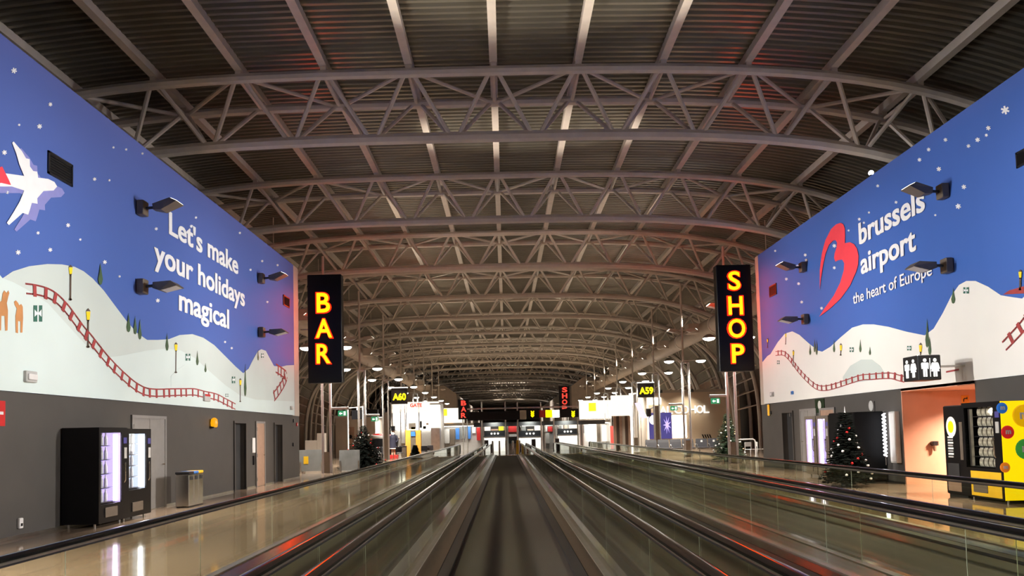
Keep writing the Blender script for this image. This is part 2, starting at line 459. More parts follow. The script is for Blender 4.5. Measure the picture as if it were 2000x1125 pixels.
# --- mural walls -----------------------------------------------------------------
def seg_wall(b, x0, x1, y0, y1, z1, holes):
    """wall run along Y with door holes [(ya, yb, ztop)]"""
    y = y0
    for ya, yb, zt in sorted(holes):
        b.box(x0, x1, y, ya, 0, z1); b.box(x0, x1, ya, yb, zt, z1); y = yb
    b.box(x0, x1, y, y1, 0, z1)
DL = [(23.05, 24.0, 2.12), (27.05, 27.9, 2.12)]                    # dark openings left
LIFT = (25.05, 25.85)
b = mb(); seg_wall(b, XL - 0.25, XL, Y0, YE, ZM0, DL)
struct(b.build('wall_left', 'wallgrey'))
b = mb(); b.box(XL - 0.25, XL, Y0, YE, ZM0, ZM1); b.box(XL - 6, XL - 0.25, YE - 0.25, YE, 0, ZM1); b.box(XL - 12, XL, Y0, YE, ZM1, ZM1 + 0.02)  # last box: unseen top slab added to stop light leaking upwards
struct(b.build('wall_left_upper', 'wallcream'))
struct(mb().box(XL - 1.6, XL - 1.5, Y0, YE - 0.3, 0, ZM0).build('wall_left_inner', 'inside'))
DR = [(27.05, 28.0, 2.1), (16.5, 19.6, 2.46)]
b = mb(); seg_wall(b, XR, XR + 0.25, Y0, YE, ZM0, DR)
struct(b.build('wall_right', 'wallgrey'))
b = mb(); b.box(XR, XR + 0.25, Y0, YE, ZM0, ZM1); b.box(XR + 0.25, XR + 6, YE - 0.25, YE, 0, ZM1); b.box(XR, XR + 12, Y0, YE, ZM1, ZM1 + 0.02)  # last box: unseen top slab, added against light leaking past the wall
struct(b.build('wall_right_upper', 'wallcream'))
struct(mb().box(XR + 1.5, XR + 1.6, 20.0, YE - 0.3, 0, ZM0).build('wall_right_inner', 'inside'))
# salmon recess with the toilets
b = mb(); b.box(XR + 0.002, XR + 5, 19.57, 19.9, 0, 2.515); b.box(XR + 4.8, XR + 5, 16.2, 19.6, 0, 2.52); b.box(XR + 0.25, XR + 5, 16.2, 16.5, 0, 2.52)
b.box(XR + 0.0, XR + 5, 16.5, 19.6, 2.44, 2.515)
struct(b.build('wall_recess', 'salmon'))
struct(mb().box(XR + 0.005, XR + 4.8, 19.555, 19.57, 0.0, 0.24).build('baseboard_recess', 'salmon'))
b = mb(); b.box(XL, XL + 0.015, Y0, 23.0, 0, 0.05); b.box(XL, XL + 0.015, 24.05, 27.0, 0, 0.05); b.box(XL, XL + 0.015, 27.95, YE, 0, 0.05)
struct(b.build('baseboard_left', 'alu'))
b = mb(); b.box(XR - 0.015, XR, Y0, 16.4, 0, 0.05); b.box(XR - 0.015, XR, 19.65, 27.0, 0, 0.05); b.box(XR - 0.015, XR, 28.05, YE, 0, 0.05)
struct(b.build('baseboard_right', 'dark'))
struct(mb().box(XL - 0.01, XL + 0.012, YE - 0.9, YE + 0.02, ZM0 - 0.02, ZM1).build('trim_1', 'wallcream'))
struct(mb().box(XR - 0.012, XR + 0.01, YE - 0.45, YE + 0.02, ZM0 - 0.02, ZM1).build('trim_2', 'wallcream'))

def door(n, X, s, ya, yb, zt, mat, leaf=True, split=False):
    """door in the wall plane X, s = +1 when it faces +x"""
    d = struct(mb().box(X - 0.02 * s, X + 0.045 * s, ya - 0.07, ya, 0, zt + 0.07).box(X - 0.02 * s, X + 0.045 * s, yb, yb + 0.07, 0, zt + 0.07).box(X - 0.02 * s, X + 0.045 * s, ya, yb, zt, zt + 0.07).build(f'door_{n}', 'door' if mat != 'dark' else 'wallgrey'))
    WL[d] = Vector((0, 0, 0))
    if mat == 'dark':
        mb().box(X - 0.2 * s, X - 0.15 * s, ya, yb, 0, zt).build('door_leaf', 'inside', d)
    elif split:
        ym = (ya + yb) / 2
        for a, c in ((ya, ym - 0.006), (ym + 0.006, yb)): mb().box(X, X + 0.03 * s, a, c, 0.01, zt).build('door_leaf', mat, d)
    else:
        mb().box(X, X + 0.03 * s, ya, yb, 0.01, zt).build('door_leaf', mat, d)
    if mat != 'dark':
        mb().tube([(X + 0.03 * s, yb - 0.1, 1.05), (X + 0.08 * s, yb - 0.1, 1.05), (X + 0.08 * s, yb - 0.22, 1.05)], 0.012, 6).build('door_handle', 'chrome', d, True)
        for zz in (0.25, 1.05, zt - 0.2): mb().tube([(X + 0.04 * s, ya - 0.01, zz - 0.06), (X + 0.04 * s, ya - 0.01, zz + 0.06)], 0.014, 6).build('hinge', 'chrome', d, True)
    return d
door(1, XL, 1, 16.75, 18.3, 2.15, 'door', split=True)
door(2, XL, 1, *DL[0][:2], DL[0][2], 'dark')
door(3, XL, 1, *LIFT, 2.14, 'doorbrown')
door(4, XL, 1, *DL[1][:2], DL[1][2], 'dark')
door(5, XR, -1, *DR[0][:2], DR[0][2], 'dark')
door(6, XR, -1, 25.0, 26.25, 2.12, 'door', split=True)
door(7, XR, -1, 23.6, 24.6, 2.1, 'doorbrown')

# =================================================================== MOVING WALKWAYS
WALKS = [(-3.28, -1.40, 'moving walkway left of the central one with glass balustrades'),
         (-1.06, 1.04, 'central moving walkway in the foreground with dark ribbed belt'),
         (1.41, 3.38, 'moving walkway just right of the central one with glass balustrades'),
         (3.75, 5.92, 'rightmost moving walkway near the vending machines with glass balustrades')]
WY0 = -9.0
M['joint'] = pm('glass_edge', (0.55, 0.6, 0.55), 0.3, 0, 0.05)
for xa, xb, lb in WALKS:
    t = thing('moving_walkway', lb, 'moving walkway', ((xa + xb) / 2, 2, 0), 'moving walkways')
    bl, br_ = xa + 0.40, xb - 0.33
    mb().box(bl, br_, WY0, WALK_END - 0.7, 0.004, 0.03).build('belt', 'belt', t)
    mb().box(bl, br_, WALK_END - 0.7, WALK_END + 1.6, 0.004, 0.035).build('comb_plate', 'deckmetal', t)
    b = mb()
    for x in [bl + 0.02 + (br_ - bl - 0.04) * i / 24 for i in range(25)]: b.box(x - 0.012, x + 0.012, WALK_END - 0.85, WALK_END - 0.7, 0.02, 0.045)
    b.build('comb_teeth', 'yellow', t)
    for xg, s, xe in ((xa, 1, bl), (xb, -1, br_)):
        ye = WALK_END + 0.35
        # skirt: dark upright, sloping polished band, glass shoe
        pr = [(xe, 0.0), (xe, 0.065), (xe - s * 0.12, 0.075), (xe - s * 0.125, 0.0)]
        mb().rings([[(x, WY0, z) for x, z in pr], [(x, ye, z) for x, z in pr]]).build('skirt', 'dark', t)
        x1 = xe - s * 0.125; x2 = xg + s * 0.07
        pr = [(x1, 0.0), (x1, 0.08), (x2, 0.115), (x2, 0.0)]
        mb().rings([[(x, WY0, z) for x, z in pr], [(x, ye, z) for x, z in pr]]).build('inner_deck', 'deckmetal', t)
        mb().box(xg - s * 0.03, x2, WY0, ye, 0.0, 0.13).build('glass_shoe', 'alu', t)
        y = WY0; n = 0
        while y < WALK_END - 0.2:
            y2 = min(y + 2.42, WALK_END + 0.05)
            mb().box(xg - 0.006, xg + 0.006, y + 0.004, y2 - 0.004, 0.125, 0.835).build('glass_panel', 'glass', t)
            mb().box(xg - 0.002, xg + 0.002, y2 - 0.002, y2 + 0.002, 0.13, 0.83).build('panel_joint', 'joint', t)
            y = y2
        # handrail with its turned-down end
        zc = 0.865
        path = [(xg, WY0, zc), (xg, 0, zc), (xg, 20, zc), (xg, WALK_END, zc)] + [(xg, WALK_END + 0.32 * math.sin(a), 0.545 + 0.32 * math.cos(a)) for a in [math.pi * k / 10 for k in range(1, 11)]]
        rs = []
        for j, p in enumerate(path):
            q0 = Vector(path[max(j - 1, 0)]); q1 = Vector(path[min(j + 1, len(path) - 1)]); td = (q1 - q0).normalized()
            up = Vector((1, 0, 0)).cross(td).normalized()
            prof2 = [(-0.042, -0.012), (-0.042, 0.006), (-0.03, 0.02), (-0.012, 0.025), (0.012, 0.025), (0.03, 0.02), (0.042, 0.006), (0.042, -0.012), (0.03, -0.02), (-0.03, -0.02)]
            rs.append([Vector(p) + Vector((1, 0, 0)) * u + up * v for u, v in prof2])
        mb().rings(rs).build('handrail', 'rubber', t, True)
        mb().box(xg - 0.016, xg + 0.016, WY0, WALK_END, 0.825, 0.848).build('handrail_guide', 'alu', t)
        mb().box(xg - 0.022, xg + 0.022, WY0, WALK_END, 0.812, 0.826).build('guide_strip', 'dark', t)
# covers between neighbouring walkways
for xa, xb, lb in ((-1.40 + 0.035, -1.06 - 0.035, 'flat metal cover between the central and the left moving walkway'),
                   (1.04 + 0.035, 1.41 - 0.035, 'flat metal cover between the central walkway and the one to its right'),
                   (3.38 + 0.035, 3.75 - 0.035, 'flat metal cover between the two moving walkways on the right')):
    tag(mb().bbox(xa, xb, WY0, WALK_END + 0.3, 0.0, 0.12, 0.01).build('walkway_cover', 'deckmetal'), lb, 'cover', 'walkway covers')

# =================================================================== PRINTED WALL MURALS
M['sky'] = ramp_z('printed_evening_sky', [(0.0, (0.06, 0.13, 0.44)), (0.45, (0.08, 0.128, 0.42)), (1.0, (0.19, 0.165, 0.46))], ZM0 + 0.8, ZM1)
M['skyright'] = ramp_z('printed_bluer_evening_sky', [(0.0, (0.04, 0.13, 0.48)), (0.45, (0.045, 0.125, 0.46)), (1.0, (0.13, 0.15, 0.45))], ZM0 + 0.8, ZM1)
M['snow'] = pm('printed_snow', (0.66, 0.77, 0.75), 0.55, 0, 0.09, 0.3)
M['snow2'] = pm('printed_far_snow', (0.59, 0.67, 0.64), 0.55, 0, 0.09, 0.3)
M['snowright'] = pm('printed_bright_snow', (0.86, 0.85, 0.80), 0.55, 0, 0.05, 0.3)
M['printwhite'] = pm('printed_white', (0.92, 0.93, 0.95), 0.5, 0, 0.02)
M['printghost'] = pm('printed_pale_violet', (0.26, 0.27, 0.62), 0.5, 0, 0.04)
M['track'] = pm('printed_dark_red', (0.36, 0.05, 0.05), 0.5, 0, 0.1)
M['brandred'] = pm('printed_bright_red', (0.95, 0.06, 0.09), 0.5, 0, 0.03)
M['lantern'] = pm('printed_yellow', (0.95, 0.72, 0.02), 0.5, 0, 0.05)
M['post'] = pm('printed_dark_brown', (0.1, 0.07, 0.05), 0.5, 0, 0.1)
M['pine'] = pm('printed_pine_green', (0.06, 0.12, 0.06), 0.5, 0, 0.2)
M['gift'] = pm('printed_gift_green', (0.03, 0.14, 0.10), 0.5, 0, 0.1)
M['deer'] = pm('printed_deer_brown', (0.55, 0.25, 0.09), 0.5, 0, 0.15, 3)
class Mural:
    def __init__(s, X, sgn, root):
        s.X, s.s, s.root, s.d = X, sgn, root, 0.0
    def p(s, u, v, lay):
        q = at_x(u, v, s.X); q.x = s.X + s.s * (0.03 + 0.004 * lay); return q
    def nd(s): return Vector((s.s * 0.003, 0, 0))
    def poly(s, b, pts, lay): b.prism([s.p(u, v, lay) for u, v in pts], s.nd())
    def blob(s, b, u, v, ru, rv, lay, n=10):
        s.poly(b, [(u + ru * math.cos(2 * math.pi * i / n), v + rv * math.sin(2 * math.pi * i / n)) for i in range(n)], lay)
    def strip(s, b, pts, w, lay):
        """ribbon of width w (metres) along pixel points on the wall"""
        P = [s.p(u, v, lay) for u, v in pts]
        for i in range(len(P) - 1):
            d = (P[i + 1] - P[i]); l = d.length
            if l < 1e-4: continue
            n = Vector((0, -d.z, d.y)).normalized() * (w / 2); e = d.normalized() * (w * 0.25)
            b.prism([P[i] - e - n, P[i] - e + n, P[i + 1] + e + n, P[i + 1] + e - n], s.nd())
    def rail(s, name, pts, w, lay, step=0.28, tie=True):
        P = [s.p(u, v, lay) for u, v in pts]
        # smooth the line
        Q = []
        for i in range(len(P) - 1):
            p0, p1, p2, p3 = P[max(i - 1, 0)], P[i], P[i + 1], P[min(i + 2, len(P) - 1)]
            for k in range(5):
                t = k / 5
                Q.append(0.5 * ((2 * p1) + (p2 - p0) * t + (2 * p0 - 5 * p1 + 4 * p2 - p3) * t * t + (3 * p1 - p0 - 3 * p2 + p3) * t ** 3))
        Q.append(P[-1])
        b = mb(); acc = 0
        for i in range(len(Q) - 1):
            d = Q[i + 1] - Q[i]; l = d.length
            if l < 1e-5: continue
            n = Vector((0, -d.z, d.y)).normalized(); e = d.normalized() * 0.01
            for o in (-1, 1):
                c = n * (o * w / 2); h = n * (w * 0.09)
                b.prism([Q[i] + c - h - e, Q[i] + c + h - e, Q[i + 1] + c + h + e, Q[i + 1] + c - h + e], s.nd())
            acc += l
            if tie and acc > step:
                acc = 0; m = Q[i]; h = d.normalized() * 0.045
                b.prism([m - n * w * 0.75 - h, m - n * w * 0.75 + h, m + n * w * 0.5 + h, m + n * w * 0.5 - h], s.nd() * 1.2)
        b.build(name, 'track', s.root)
    def lamp_post(s, u, v0, vl, v1, w, lay=4):
        """printed street lamp: lantern v0..vl, post down to v1"""
        b = mb(); s.strip(b, [(u, vl), (u - 0.4, v1)], 0.05, lay); s.blob(b, u - 0.4, v1, w * 0.8, w * 0.5, lay)
        s.poly(b, [(u - w, v0 + (vl - v0) * 0.25), (u, v0), (u + w, v0 + (vl - v0) * 0.25)], lay); s.poly(b, [(u - w * .6, vl), (u + w * .6, vl), (u, vl + w)], lay)
        o = b.build('street_lamp_print', 'post', s.root)
        b = mb(); s.poly(b, [(u - w * .9, v0 + (vl - v0) * 0.28), (u + w * .9, v0 + (vl - v0) * 0.28), (u + w * .55, vl), (u - w * .55, vl)], lay + 0.3); b.build('lantern_print', 'lantern', o)
    def pine(s, u, v0, v1, w, lay=4):
        b = mb(); s.poly(b, [(u, v0), (u + w * .45, v0 + (v1 - v0) * .4), (u + w, v0 + (v1 - v0) * .75), (u + w * .6, v1 - (v1 - v0) * .06), (u, v1), (u - w * .6, v1 - (v1 - v0) * .06), (u - w, v0 + (v1 - v0) * .72), (u - w * .4, v0 + (v1 - v0) * .4)], lay); b.build('pine_print', 'pine', s.root)
    def gift(s, u0, v0, u1, v1, lay=4):
        b = mb(); s.poly(b, [(u0, v0), (u1, v0), (u1, v1), (u0, v1)], lay); o = b.build('gift_print', 'gift', s.root)
        um, vm, du, dv = (u0 + u1) / 2, (v0 + v1) / 2, (u1 - u0) / 2, (v1 - v0) / 2
        b = mb(); s.poly(b, [(um - du * .15, v0), (um + du * .15, v0), (um + du * .15, v1), (um - du * .15, v1)], lay + .3)
        s.poly(b, [(um, vm), (um - du * .8, vm - dv * .5), (um - du * .8, vm + dv * .4)], lay + .4); s.poly(b, [(um, vm), (um + du * .8, vm - dv * .5), (um + du * .8, vm + dv * .4)], lay + .4)
        b.build('ribbon_print', 'printwhite', o)
    def star(s, u, v, r, lay=2):
        b = mb()
        for k in range(3):
            a = math.pi * k / 3 + 0.3; c, q = math.cos(a), math.sin(a)
            s.poly(b, [(u - c * r - q * r * .22, v - q * r + c * r * .22), (u + c * r - q * r * .22, v + q * r + c * r * .22), (u + c * r + q * r * .22, v + q * r - c * r * .22), (u - c * r + q * r * .22, v - q * r - c * r * .22)], lay + 0.1 * k)
        b.build('snowflake_print', 'printwhite', s.root)

# ---- left wall
t = thing('wall_mural', 'huge printed holiday mural on the left wall with snowy hills, airplane and white slogan', 'mural', (XL, 16, ZM0))
mu = Mural(XL, 1, t)
yend = at_x(573, 700, XL).y
mb().box(XL + 0.001, XL + 0.03, Y0, yend, ZM0, ZM1).build('sky_print', 'sky', t)
z2 = lambda x, y: (x / 2.8133, 450 + y / 2.8133)
hill = [(0, 265), (60, 225), (150, 197), (250, 185), (330, 187), (400, 200), (450, 225), (500, 265), (560, 330), (620, 410), (680, 490), (740, 560), (800, 602), (860, 602), (920, 598), (980, 575), (1050, 570), (1110, 590), (1170, 630), (1230, 690), (1290, 750), (1330, 785), (1360, 760), (1390, 700), (1410, 665), (1430, 653), (1455, 662), (1475, 700), (1500, 745), (1540, 750), (1570, 742), (1611, 740)]
hp = [z2(*q) for q in hill]
def to_wall(m, pts, z_bottom, lay, ext=None):
    P = [m.p(u, v, lay) for u, v in pts]
    if ext: P = ext + P
    P.append(Vector((P[-1].x, P[-1].y, z_bottom))); P.append(Vector((P[0].x, P[0].y, z_bottom)))
    return P
xl = XL + 0.034
ext = [Vector((xl, y, z)) for y, z in ((Y0 + .1, 4.2), (-10, 4.9), (-4, 4.3), (2, 3.6), (7, 4.2), (10, 4.7), (11.6, 5.05))]
b = mb(); P = to_wall(mu, hp, ZM0, 1, ext)
P[-3].y = min(P[-3].y, yend); P[-2].y = min(P[-2].y, yend)
b.prism(P, mu.nd()); b.build('snow_hill_print', 'snow2', t)
# nearer snow slopes
b = mb(); pts = [z2(*q) for q in [(0, 262), (60, 285), (130, 322), (250, 400), (360, 520), (470, 640), (560, 700), (650, 690), (800, 660), (900, 650), (985, 660), (1060, 700), (1150, 780), (1230, 850), (1310, 905), (1400, 930), (1611, 940)]]
P = to_wall(mu, pts, ZM0, 2, [Vector((xl + .004, y, z)) for y, z in ((Y0 + .1, 3.2), (-6, 3.6), (2, 5.0), (8, 5.4), (11.2, 5.1))])
P[-3].y = min(P[-3].y, yend); P[-2].y = min(P[-2].y, yend)
b.prism(P, mu.nd()); b.build('snow_slope_print', 'snow', t)
b = mb(); pts = [z2(*q) for q in [(930, 800), (960, 770), (1010, 735), (1070, 735), (1130, 790), (1200, 860), (1290, 920), (1340, 950)]]
P = to_wall(mu, pts, 2.75, 3); b.prism(P, mu.nd()); b.build('snow_mound_print', 'snow', t)
mu.rail('toboggan_track_print', [z2(*q) for q in [(130, 320), (190, 328), (250, 345), (300, 375), (350, 425), (400, 490), (440, 545), (480, 590), (520, 640), (560, 690), (600, 735), (650, 785), (700, 830), (740, 860), (790, 885), (850, 892), (920, 890), (1000, 888), (1060, 888), (1110, 900), (1180, 915), (1230, 940), (1285, 968)]], 0.17, 4)
mu.rail('far_track_print', [z2(*q) for q in [(1510, 757), (1545, 780), (1565, 800), (1550, 840), (1525, 880), (1498, 915)]], 0.3, 4, 0.3)
for x, y0, yl, y1, w in ((375, 190, 240, 380, 4.2), (472, 428, 492, 640, 4.6), (957, 615, 660, 780, 3.4), (1313, 812, 850, 940, 2.4)):
    u, v0 = z2(x, y0); mu.lamp_post(u, v0, z2(x, yl)[1], z2(x, y1)[1], w)
b = mb()
for x, y0, y1, w in ((540, 180, 300, 4.6), (695, 455, 560, 4), (732, 470, 572, 3.4), (758, 490, 600, 3.4), (908, 565, 662, 3), (1075, 662, 742, 2.6), (1120, 730, 780, 2.2), (1340, 735, 912, 2.4), (1411, 655, 715, 1.4)):
    u, v0 = z2(x, y0); mu.pine(u, v0, z2(x, y1)[1], w)
for x0, y0, x1, y1 in ((170, 412, 218, 502), (1010, 678, 1036, 716), (1266, 803, 1284, 840), (1230, 898, 1246, 914), (1428, 676, 1442, 700)):
    mu.gift(*z2(x0, y0), *z2(x1, y1))
for name, pts in (('deer_print', [(0, 345), (8, 330), (22, 345), (30, 330), (36, 345), (30, 365), (22, 400), (28, 440), (26, 550), (14, 552), (10, 470), (-8, 470), (-10, 550), (-24, 550), (-26, 440), (-20, 400), (-6, 385)]),
                  ('deer_print', [(62, 392), (72, 385), (84, 398), (90, 412), (102, 405), (110, 420), (112, 480), (108, 562), (98, 562), (98, 500), (84, 498), (84, 565), (72, 562), (70, 470), (78, 430), (66, 410)])):
    b = mb(); mu.poly(b, [z2(*q) for q in pts], 4); o = b.build(name, 'deer', t)
z1 = lambda x, y: (x / 2.8133, 80 + y / 2.8133)
plane = [(300, 800), (285, 775), (250, 758), (195, 752), (190, 718), (168, 715), (150, 690), (148, 650), (128, 645), (105, 605), (60, 553), (52, 560), (75, 620), (92, 680), (118, 742), (70, 735), (18, 728), (-60, 715), (-95, 640), (-120, 630), (-110, 730), (-150, 770), (-90, 800), (50, 800), (118, 822), (95, 880), (60, 940), (22, 1000), (34, 1012), (110, 945), (140, 955), (150, 925), (160, 890), (192, 895), (190, 865), (225, 825), (280, 822)]
b = mb(); mu.poly(b, [z1(x + 44, y + 36) for x, y in plane], 2); b.build('airplane_ghost_print', 'printghost', t)
b = mb(); mu.poly(b, [z1(*q) for q in plane], 4); o = b.build('airplane_print', 'printwhite', t)
b = mb(); mu.poly(b, [z1(*q) for q in [(-150, 770), (-110, 730), (-120, 660), (-95, 640), (-60, 712), (-5, 690), (14, 728), (30, 760), (44, 792), (-10, 780), (-90, 800)]], 5); b.build('red_tail_print', 'brandred', o)
b = mb()
for u, v, r in ((23, 138, 7), (94, 204, 5), (73, 247, 6), (33, 244, 3), (181, 350, 4.5), (210, 352, 3), (129, 440, 5), (70, 455, 4), (31, 493, 6), (94, 488, 5), (201, 512, 5), (305, 587, 5), (243, 292, 3), (275, 300, 3), (218, 288, 3), (4, 298, 6), (10, 376, 4), (302, 447, 4), (371, 442, 4), (230, 540, 3), (153, 468, 3), (380, 425, 3), (466, 455, 3), (510, 510, 3), (540, 518, 3), (450, 680, 3), (437, 668, 3), (487, 527, 3), (520, 590, 3)):
    mu.star(u, v, r * 0.8)
for s_, (ua, va), (ub, vb), h in (("Let's make", (327, 456), (462, 533), 0.60), ('your holidays', (298, 513), (475, 597), 0.60), ('magical', (346.5, 605), (444, 642), 0.60)):
    a, c = mu.p(ua, va, 3), mu.p(ub, vb, 3)
    for wd_ in words(text_mb(s_, a, (0, 1, 0), (0, 0, 1), (1, 0, 0), c.y - a.y, h, 0.004, 0.012, False, 0.032), len(s_.split()), (0, 1, 0)): wd_.build('slogan_word', 'printwhite', t)

# ---- right wall
t = thing('wall_mural', 'huge printed holiday mural on the right wall with snowy hills, red logo and airport name', 'mural', (XR, 16, ZM0))
mu = Mural(XR, -1, t)
yend = at_x(1490, 700, XR).y
mb().box(XR - 0.001, XR - 0.03, Y0, yend, ZM0, ZM1).build('sky_print', 'skyright', t)
z8 = lambda x, y: (1400 + x / 2.8133, 480 + y / 2.8133)
r1 = lambda x, y: (1400 + x / 2.8133, 140 + y / 2.8133)
hill = [(255, 640), (283, 606), (300, 595), (340, 530), (380, 482), (420, 470), (460, 490), (510, 535), (560, 575), (585, 582), (630, 555), (690, 500), (750, 450), (810, 432), (870, 432), (950, 445), (1050, 472), (1150, 492), (1200, 455), (1250, 370), (1300, 270), (1340, 215), (1380, 193), (1430, 193), (1500, 225), (1570, 272), (1620, 280), (1688, 290)]
xr = XR - 0.034
P = [mu.p(*z8(*q), 1) for q in hill] + [Vector((xr, y, z)) for y, z in ((13, 5.0), (9, 4.1), (4, 5.2), (-3, 4.0), (-9, 5.0), (Y0 + .1, 4.5), (Y0 + .1, ZM0))]
P.append(Vector((xr, P[0].y, ZM0)))
b = mb(); b.prism(P, mu.nd()); b.build('snow_hill_print', 'snowright', t)
b = mb(); P = to_wall(mu, [z8(*q) for q in [(700, 720), (740, 660), (800, 625), (860, 625), (905, 660), (930, 700)]], 2.85, 2); b.prism(P, mu.nd()); b.build('snow_mound_print', 'snow2', t)
mu.rail('toboggan_track_print', [z8(*q) for q in [(330, 592), (370, 590), (400, 612), (430, 650), (470, 700), (520, 750), (560, 778), (600, 783), (650, 773), (720, 750), (800, 725), (860, 720), (920, 715), (970, 715), (1010, 726), (1040, 733)]], 0.15, 4)
mu.rail('near_track_print', [z8(*q) for q in [(1592, 550), (1640, 500), (1690, 445), (1740, 380)]], 0.2, 4)
b = mb(); mu.poly(b, [z8(*q) for q in [(1585, 268), (1620, 245), (1688, 225), (1740, 215), (1740, 262), (1688, 262)]], 4); mu.strip(b, [z8(1272, 693), z8(1340, 680)], 0.04, 4); b.build('sledge_print', 'track', t)
for x, y0, yl, y1, w in ((690, 535, 575, 600, 2.6), (1130, 532, 582, 610, 3.4), (428, 572, 602, 660, 2.0), (386, 478, 502, 540, 1.4), (285, 508, 530, 560, 1.6), (1680, 130, 175, 240, 3.6)):
    u, v0 = z8(x, y0); mu.lamp_post(u, v0, z8(x, yl)[1], z8(x, y1)[1], w)
b = mb()
for x, y0, y1, w in ((520, 540, 600, 1.8), (545, 515, 585, 1.8), (556, 520, 600, 1.8), (652, 518, 585, 2), (797, 515, 585, 2.2), (850, 555, 600, 2), (1166, 402, 560, 3.6), (1180, 500, 600, 3), (1310, 230, 318, 4)):
    u, v0 = z8(x, y0); mu.pine(u, v0, z8(x, y1)[1], w)
for x0, y0, x1, y1 in ((1366, 228, 1396, 262), (738, 558, 760, 584), (1056, 550, 1078, 575), (338, 630, 352, 650)):
    mu.gift(*z8(x0, y0), *z8(x1, y1))
logo = [(1604, 565), (1604, 527), (1608, 495.5), (1615, 469), (1626, 447.5), (1636, 438), (1645, 435), (1650, 438), (1653, 446), (1653.5, 460), (1653, 475), (1663, 473), (1671, 477), (1677, 486), (1680, 500), (1679, 517), (1675.5, 530), (1663, 558), (1645, 583), (1624, 602.6), (1602.6, 618.6),
        (1613, 602.6), (1631, 578), (1644, 552), (1651, 528), (1652, 514), (1648, 507), (1641, 508), (1634.6, 511), (1632, 504), (1633, 495), (1637, 483), (1638, 474), (1635, 469), (1630, 470), (1622, 478), (1615, 495.5), (1610, 520), (1606, 545)]
b = mb(); mu.poly(b, logo, 4); b.build('airport_logo', 'brandred', t)
b = mb()
for u, v, r in ((1967, 215, 11), (1934, 250, 6), (1930, 264, 4), (1913, 273, 6), (1895, 285, 5), (1850, 273, 5), (1817, 292, 5), (1799, 312, 5), (1837, 330, 6), (1886, 365, 6), (1875, 403, 7), (1717, 363, 4), (1753, 395, 4), (1575, 498, 4), (1632, 480, 5), (1577, 508, 4), (1669, 481, 4), (1681, 428, 4), (1560, 520, 4), (1538, 545, 4), (1562, 554, 4), (1568, 590, 4), (1607, 602, 4), (1516, 490, 3), (1690, 435, 3), (1700, 415, 3), (1632, 523, 4), (1830, 420, 3), (1660, 450, 3)):
    mu.star(u, v, r * 0.75)
for s_, (ua, va), (ub, vb), h, nm in (('brussels', (1682.5, 477), (1811, 421), 0.64, 'name_word'), ('airport', (1686, 535), (1793, 491), 0.62, 'name_word'), ('the heart of Europe', (1670, 594), (1825, 541), 0.33, 'motto_word')):
    a, c = mu.p(ua, va, 5), mu.p(ub, vb, 5)
    for wd_ in words(text_mb(s_, a, (0, -1, 0), (0, 0, 1), (-1, 0, 0), a.y - c.y, h, 0.004, 0.012 if h > .5 else 0.006, False, 0.03 if h > .5 else 0.012), len(s_.split()), (0, -1, 0)): wd_.build(nm, 'printwhite', t)

# =================================================================== WALL LUMINAIRES
def wedge_head(b, c, s, tilt, L=0.62):
    """triangular reflector head that widens away from the wall; s = direction along x"""
    ca, sa = math.cos(tilt), math.sin(tilt)
    def q(a, y, h): return Vector((c.x + s * (a * ca - h * sa), c.y + y, c.z + a * sa + h * ca))
    b.add([q(0, -.07, -.07), q(0, .07, -.07), q(0, .07, .07), q(0, -.07, .07), q(L, -.2, .0), q(L, .2, .0), q(L * .75, .2, .1), q(L * .75, -.2, .1), q(L * .35, -.16, -.13), q(L * .35, .16, -.13)],
          [(0, 3, 2, 1), (3, 7, 6, 2), (7, 4, 5, 6), (0, 1, 9, 8), (8, 9, 5, 4), (0, 8, 4, 7, 3), (1, 2, 6, 5, 9)])
    return q
def wall_light(X, s, Y, z, up, lb, power, red=None):
    t = thing('wall_luminaire', lb, 'wall light', (X + s * 0.03, Y, z), 'triangular wall luminaires')
    mb().bbox(X + s * 0.05, X + s * 0.22, Y - 0.13, Y + 0.13, z - 0.17, z + 0.17, 0.015).build('mount_box', 'taupe', t)
    mb().tube([(X + s * 0.2, Y, z), (X + s * 0.42, Y, z + 0.02)], 0.035, 8).build('arm', 'dark', t, True)
    b = mb(); tilt = R(8 if up else -4)
    q = wedge_head(b, Vector((X + s * 0.4, Y, z + 0.02)), s, tilt)
    b.build('lamp_head', 'taupe', t)
    b = mb()
    L = 0.62
    if up: b.add([q(L * .98, -.18, .012), q(L * .98, .18, .012), q(L * .77, .18, .095), q(L * .77, -.18, .095)], [(0, 1, 2, 3)])
    else: b.add([q(L * .95, -.17, -.008), q(L * .95, .17, -.008), q(L * .4, .15, -.122), q(L * .4, -.15, -.122)], [(0, 3, 2, 1)])
    b.f = b.f + [tuple(reversed(b.f[0]))]; b.v += [p + Vector((s * .004, 0, .002 if up else -.004)) for p in b.v]; b.f[1] = (4, 5, 6, 7)
    b.build('lamp_lens', 'uplight_lens' if up else 'white', t)
    xo = XR if s > 0 else XL
    lp = Vector((X + s * 1.1, Y, z - 0.05))
    lamp('flood_beam', 'SPOT', lp, power, (1.0, 0.95, 0.9), (xo, Y, 5.4 if up else 2.2), 0.12, 46 if up else 60, 1.0, parent=t)
    if not up:
        lamp('floor_beam', 'SPOT', (X + s * 1.05, Y, z - 0.15), power * FLW, (1.0, 0.88, 0.74), (X + s * 4.0, Y, 0), 0.15, 110, 1.0, parent=t)
    if up:
        lamp('up_beam', 'SPOT', (X + s * 1.05, Y, z + 0.25), power * UPW, (1.0, 0.88, 0.74), ((XL + XR) / 2 - s * 1.5, Y, 12), 0.2, 33, 1.0, parent=t)
UPW = 0.7
FLW = 0.72
names = {0: 'beside the slogan', 1: 'near the far end'}
PW = 5200
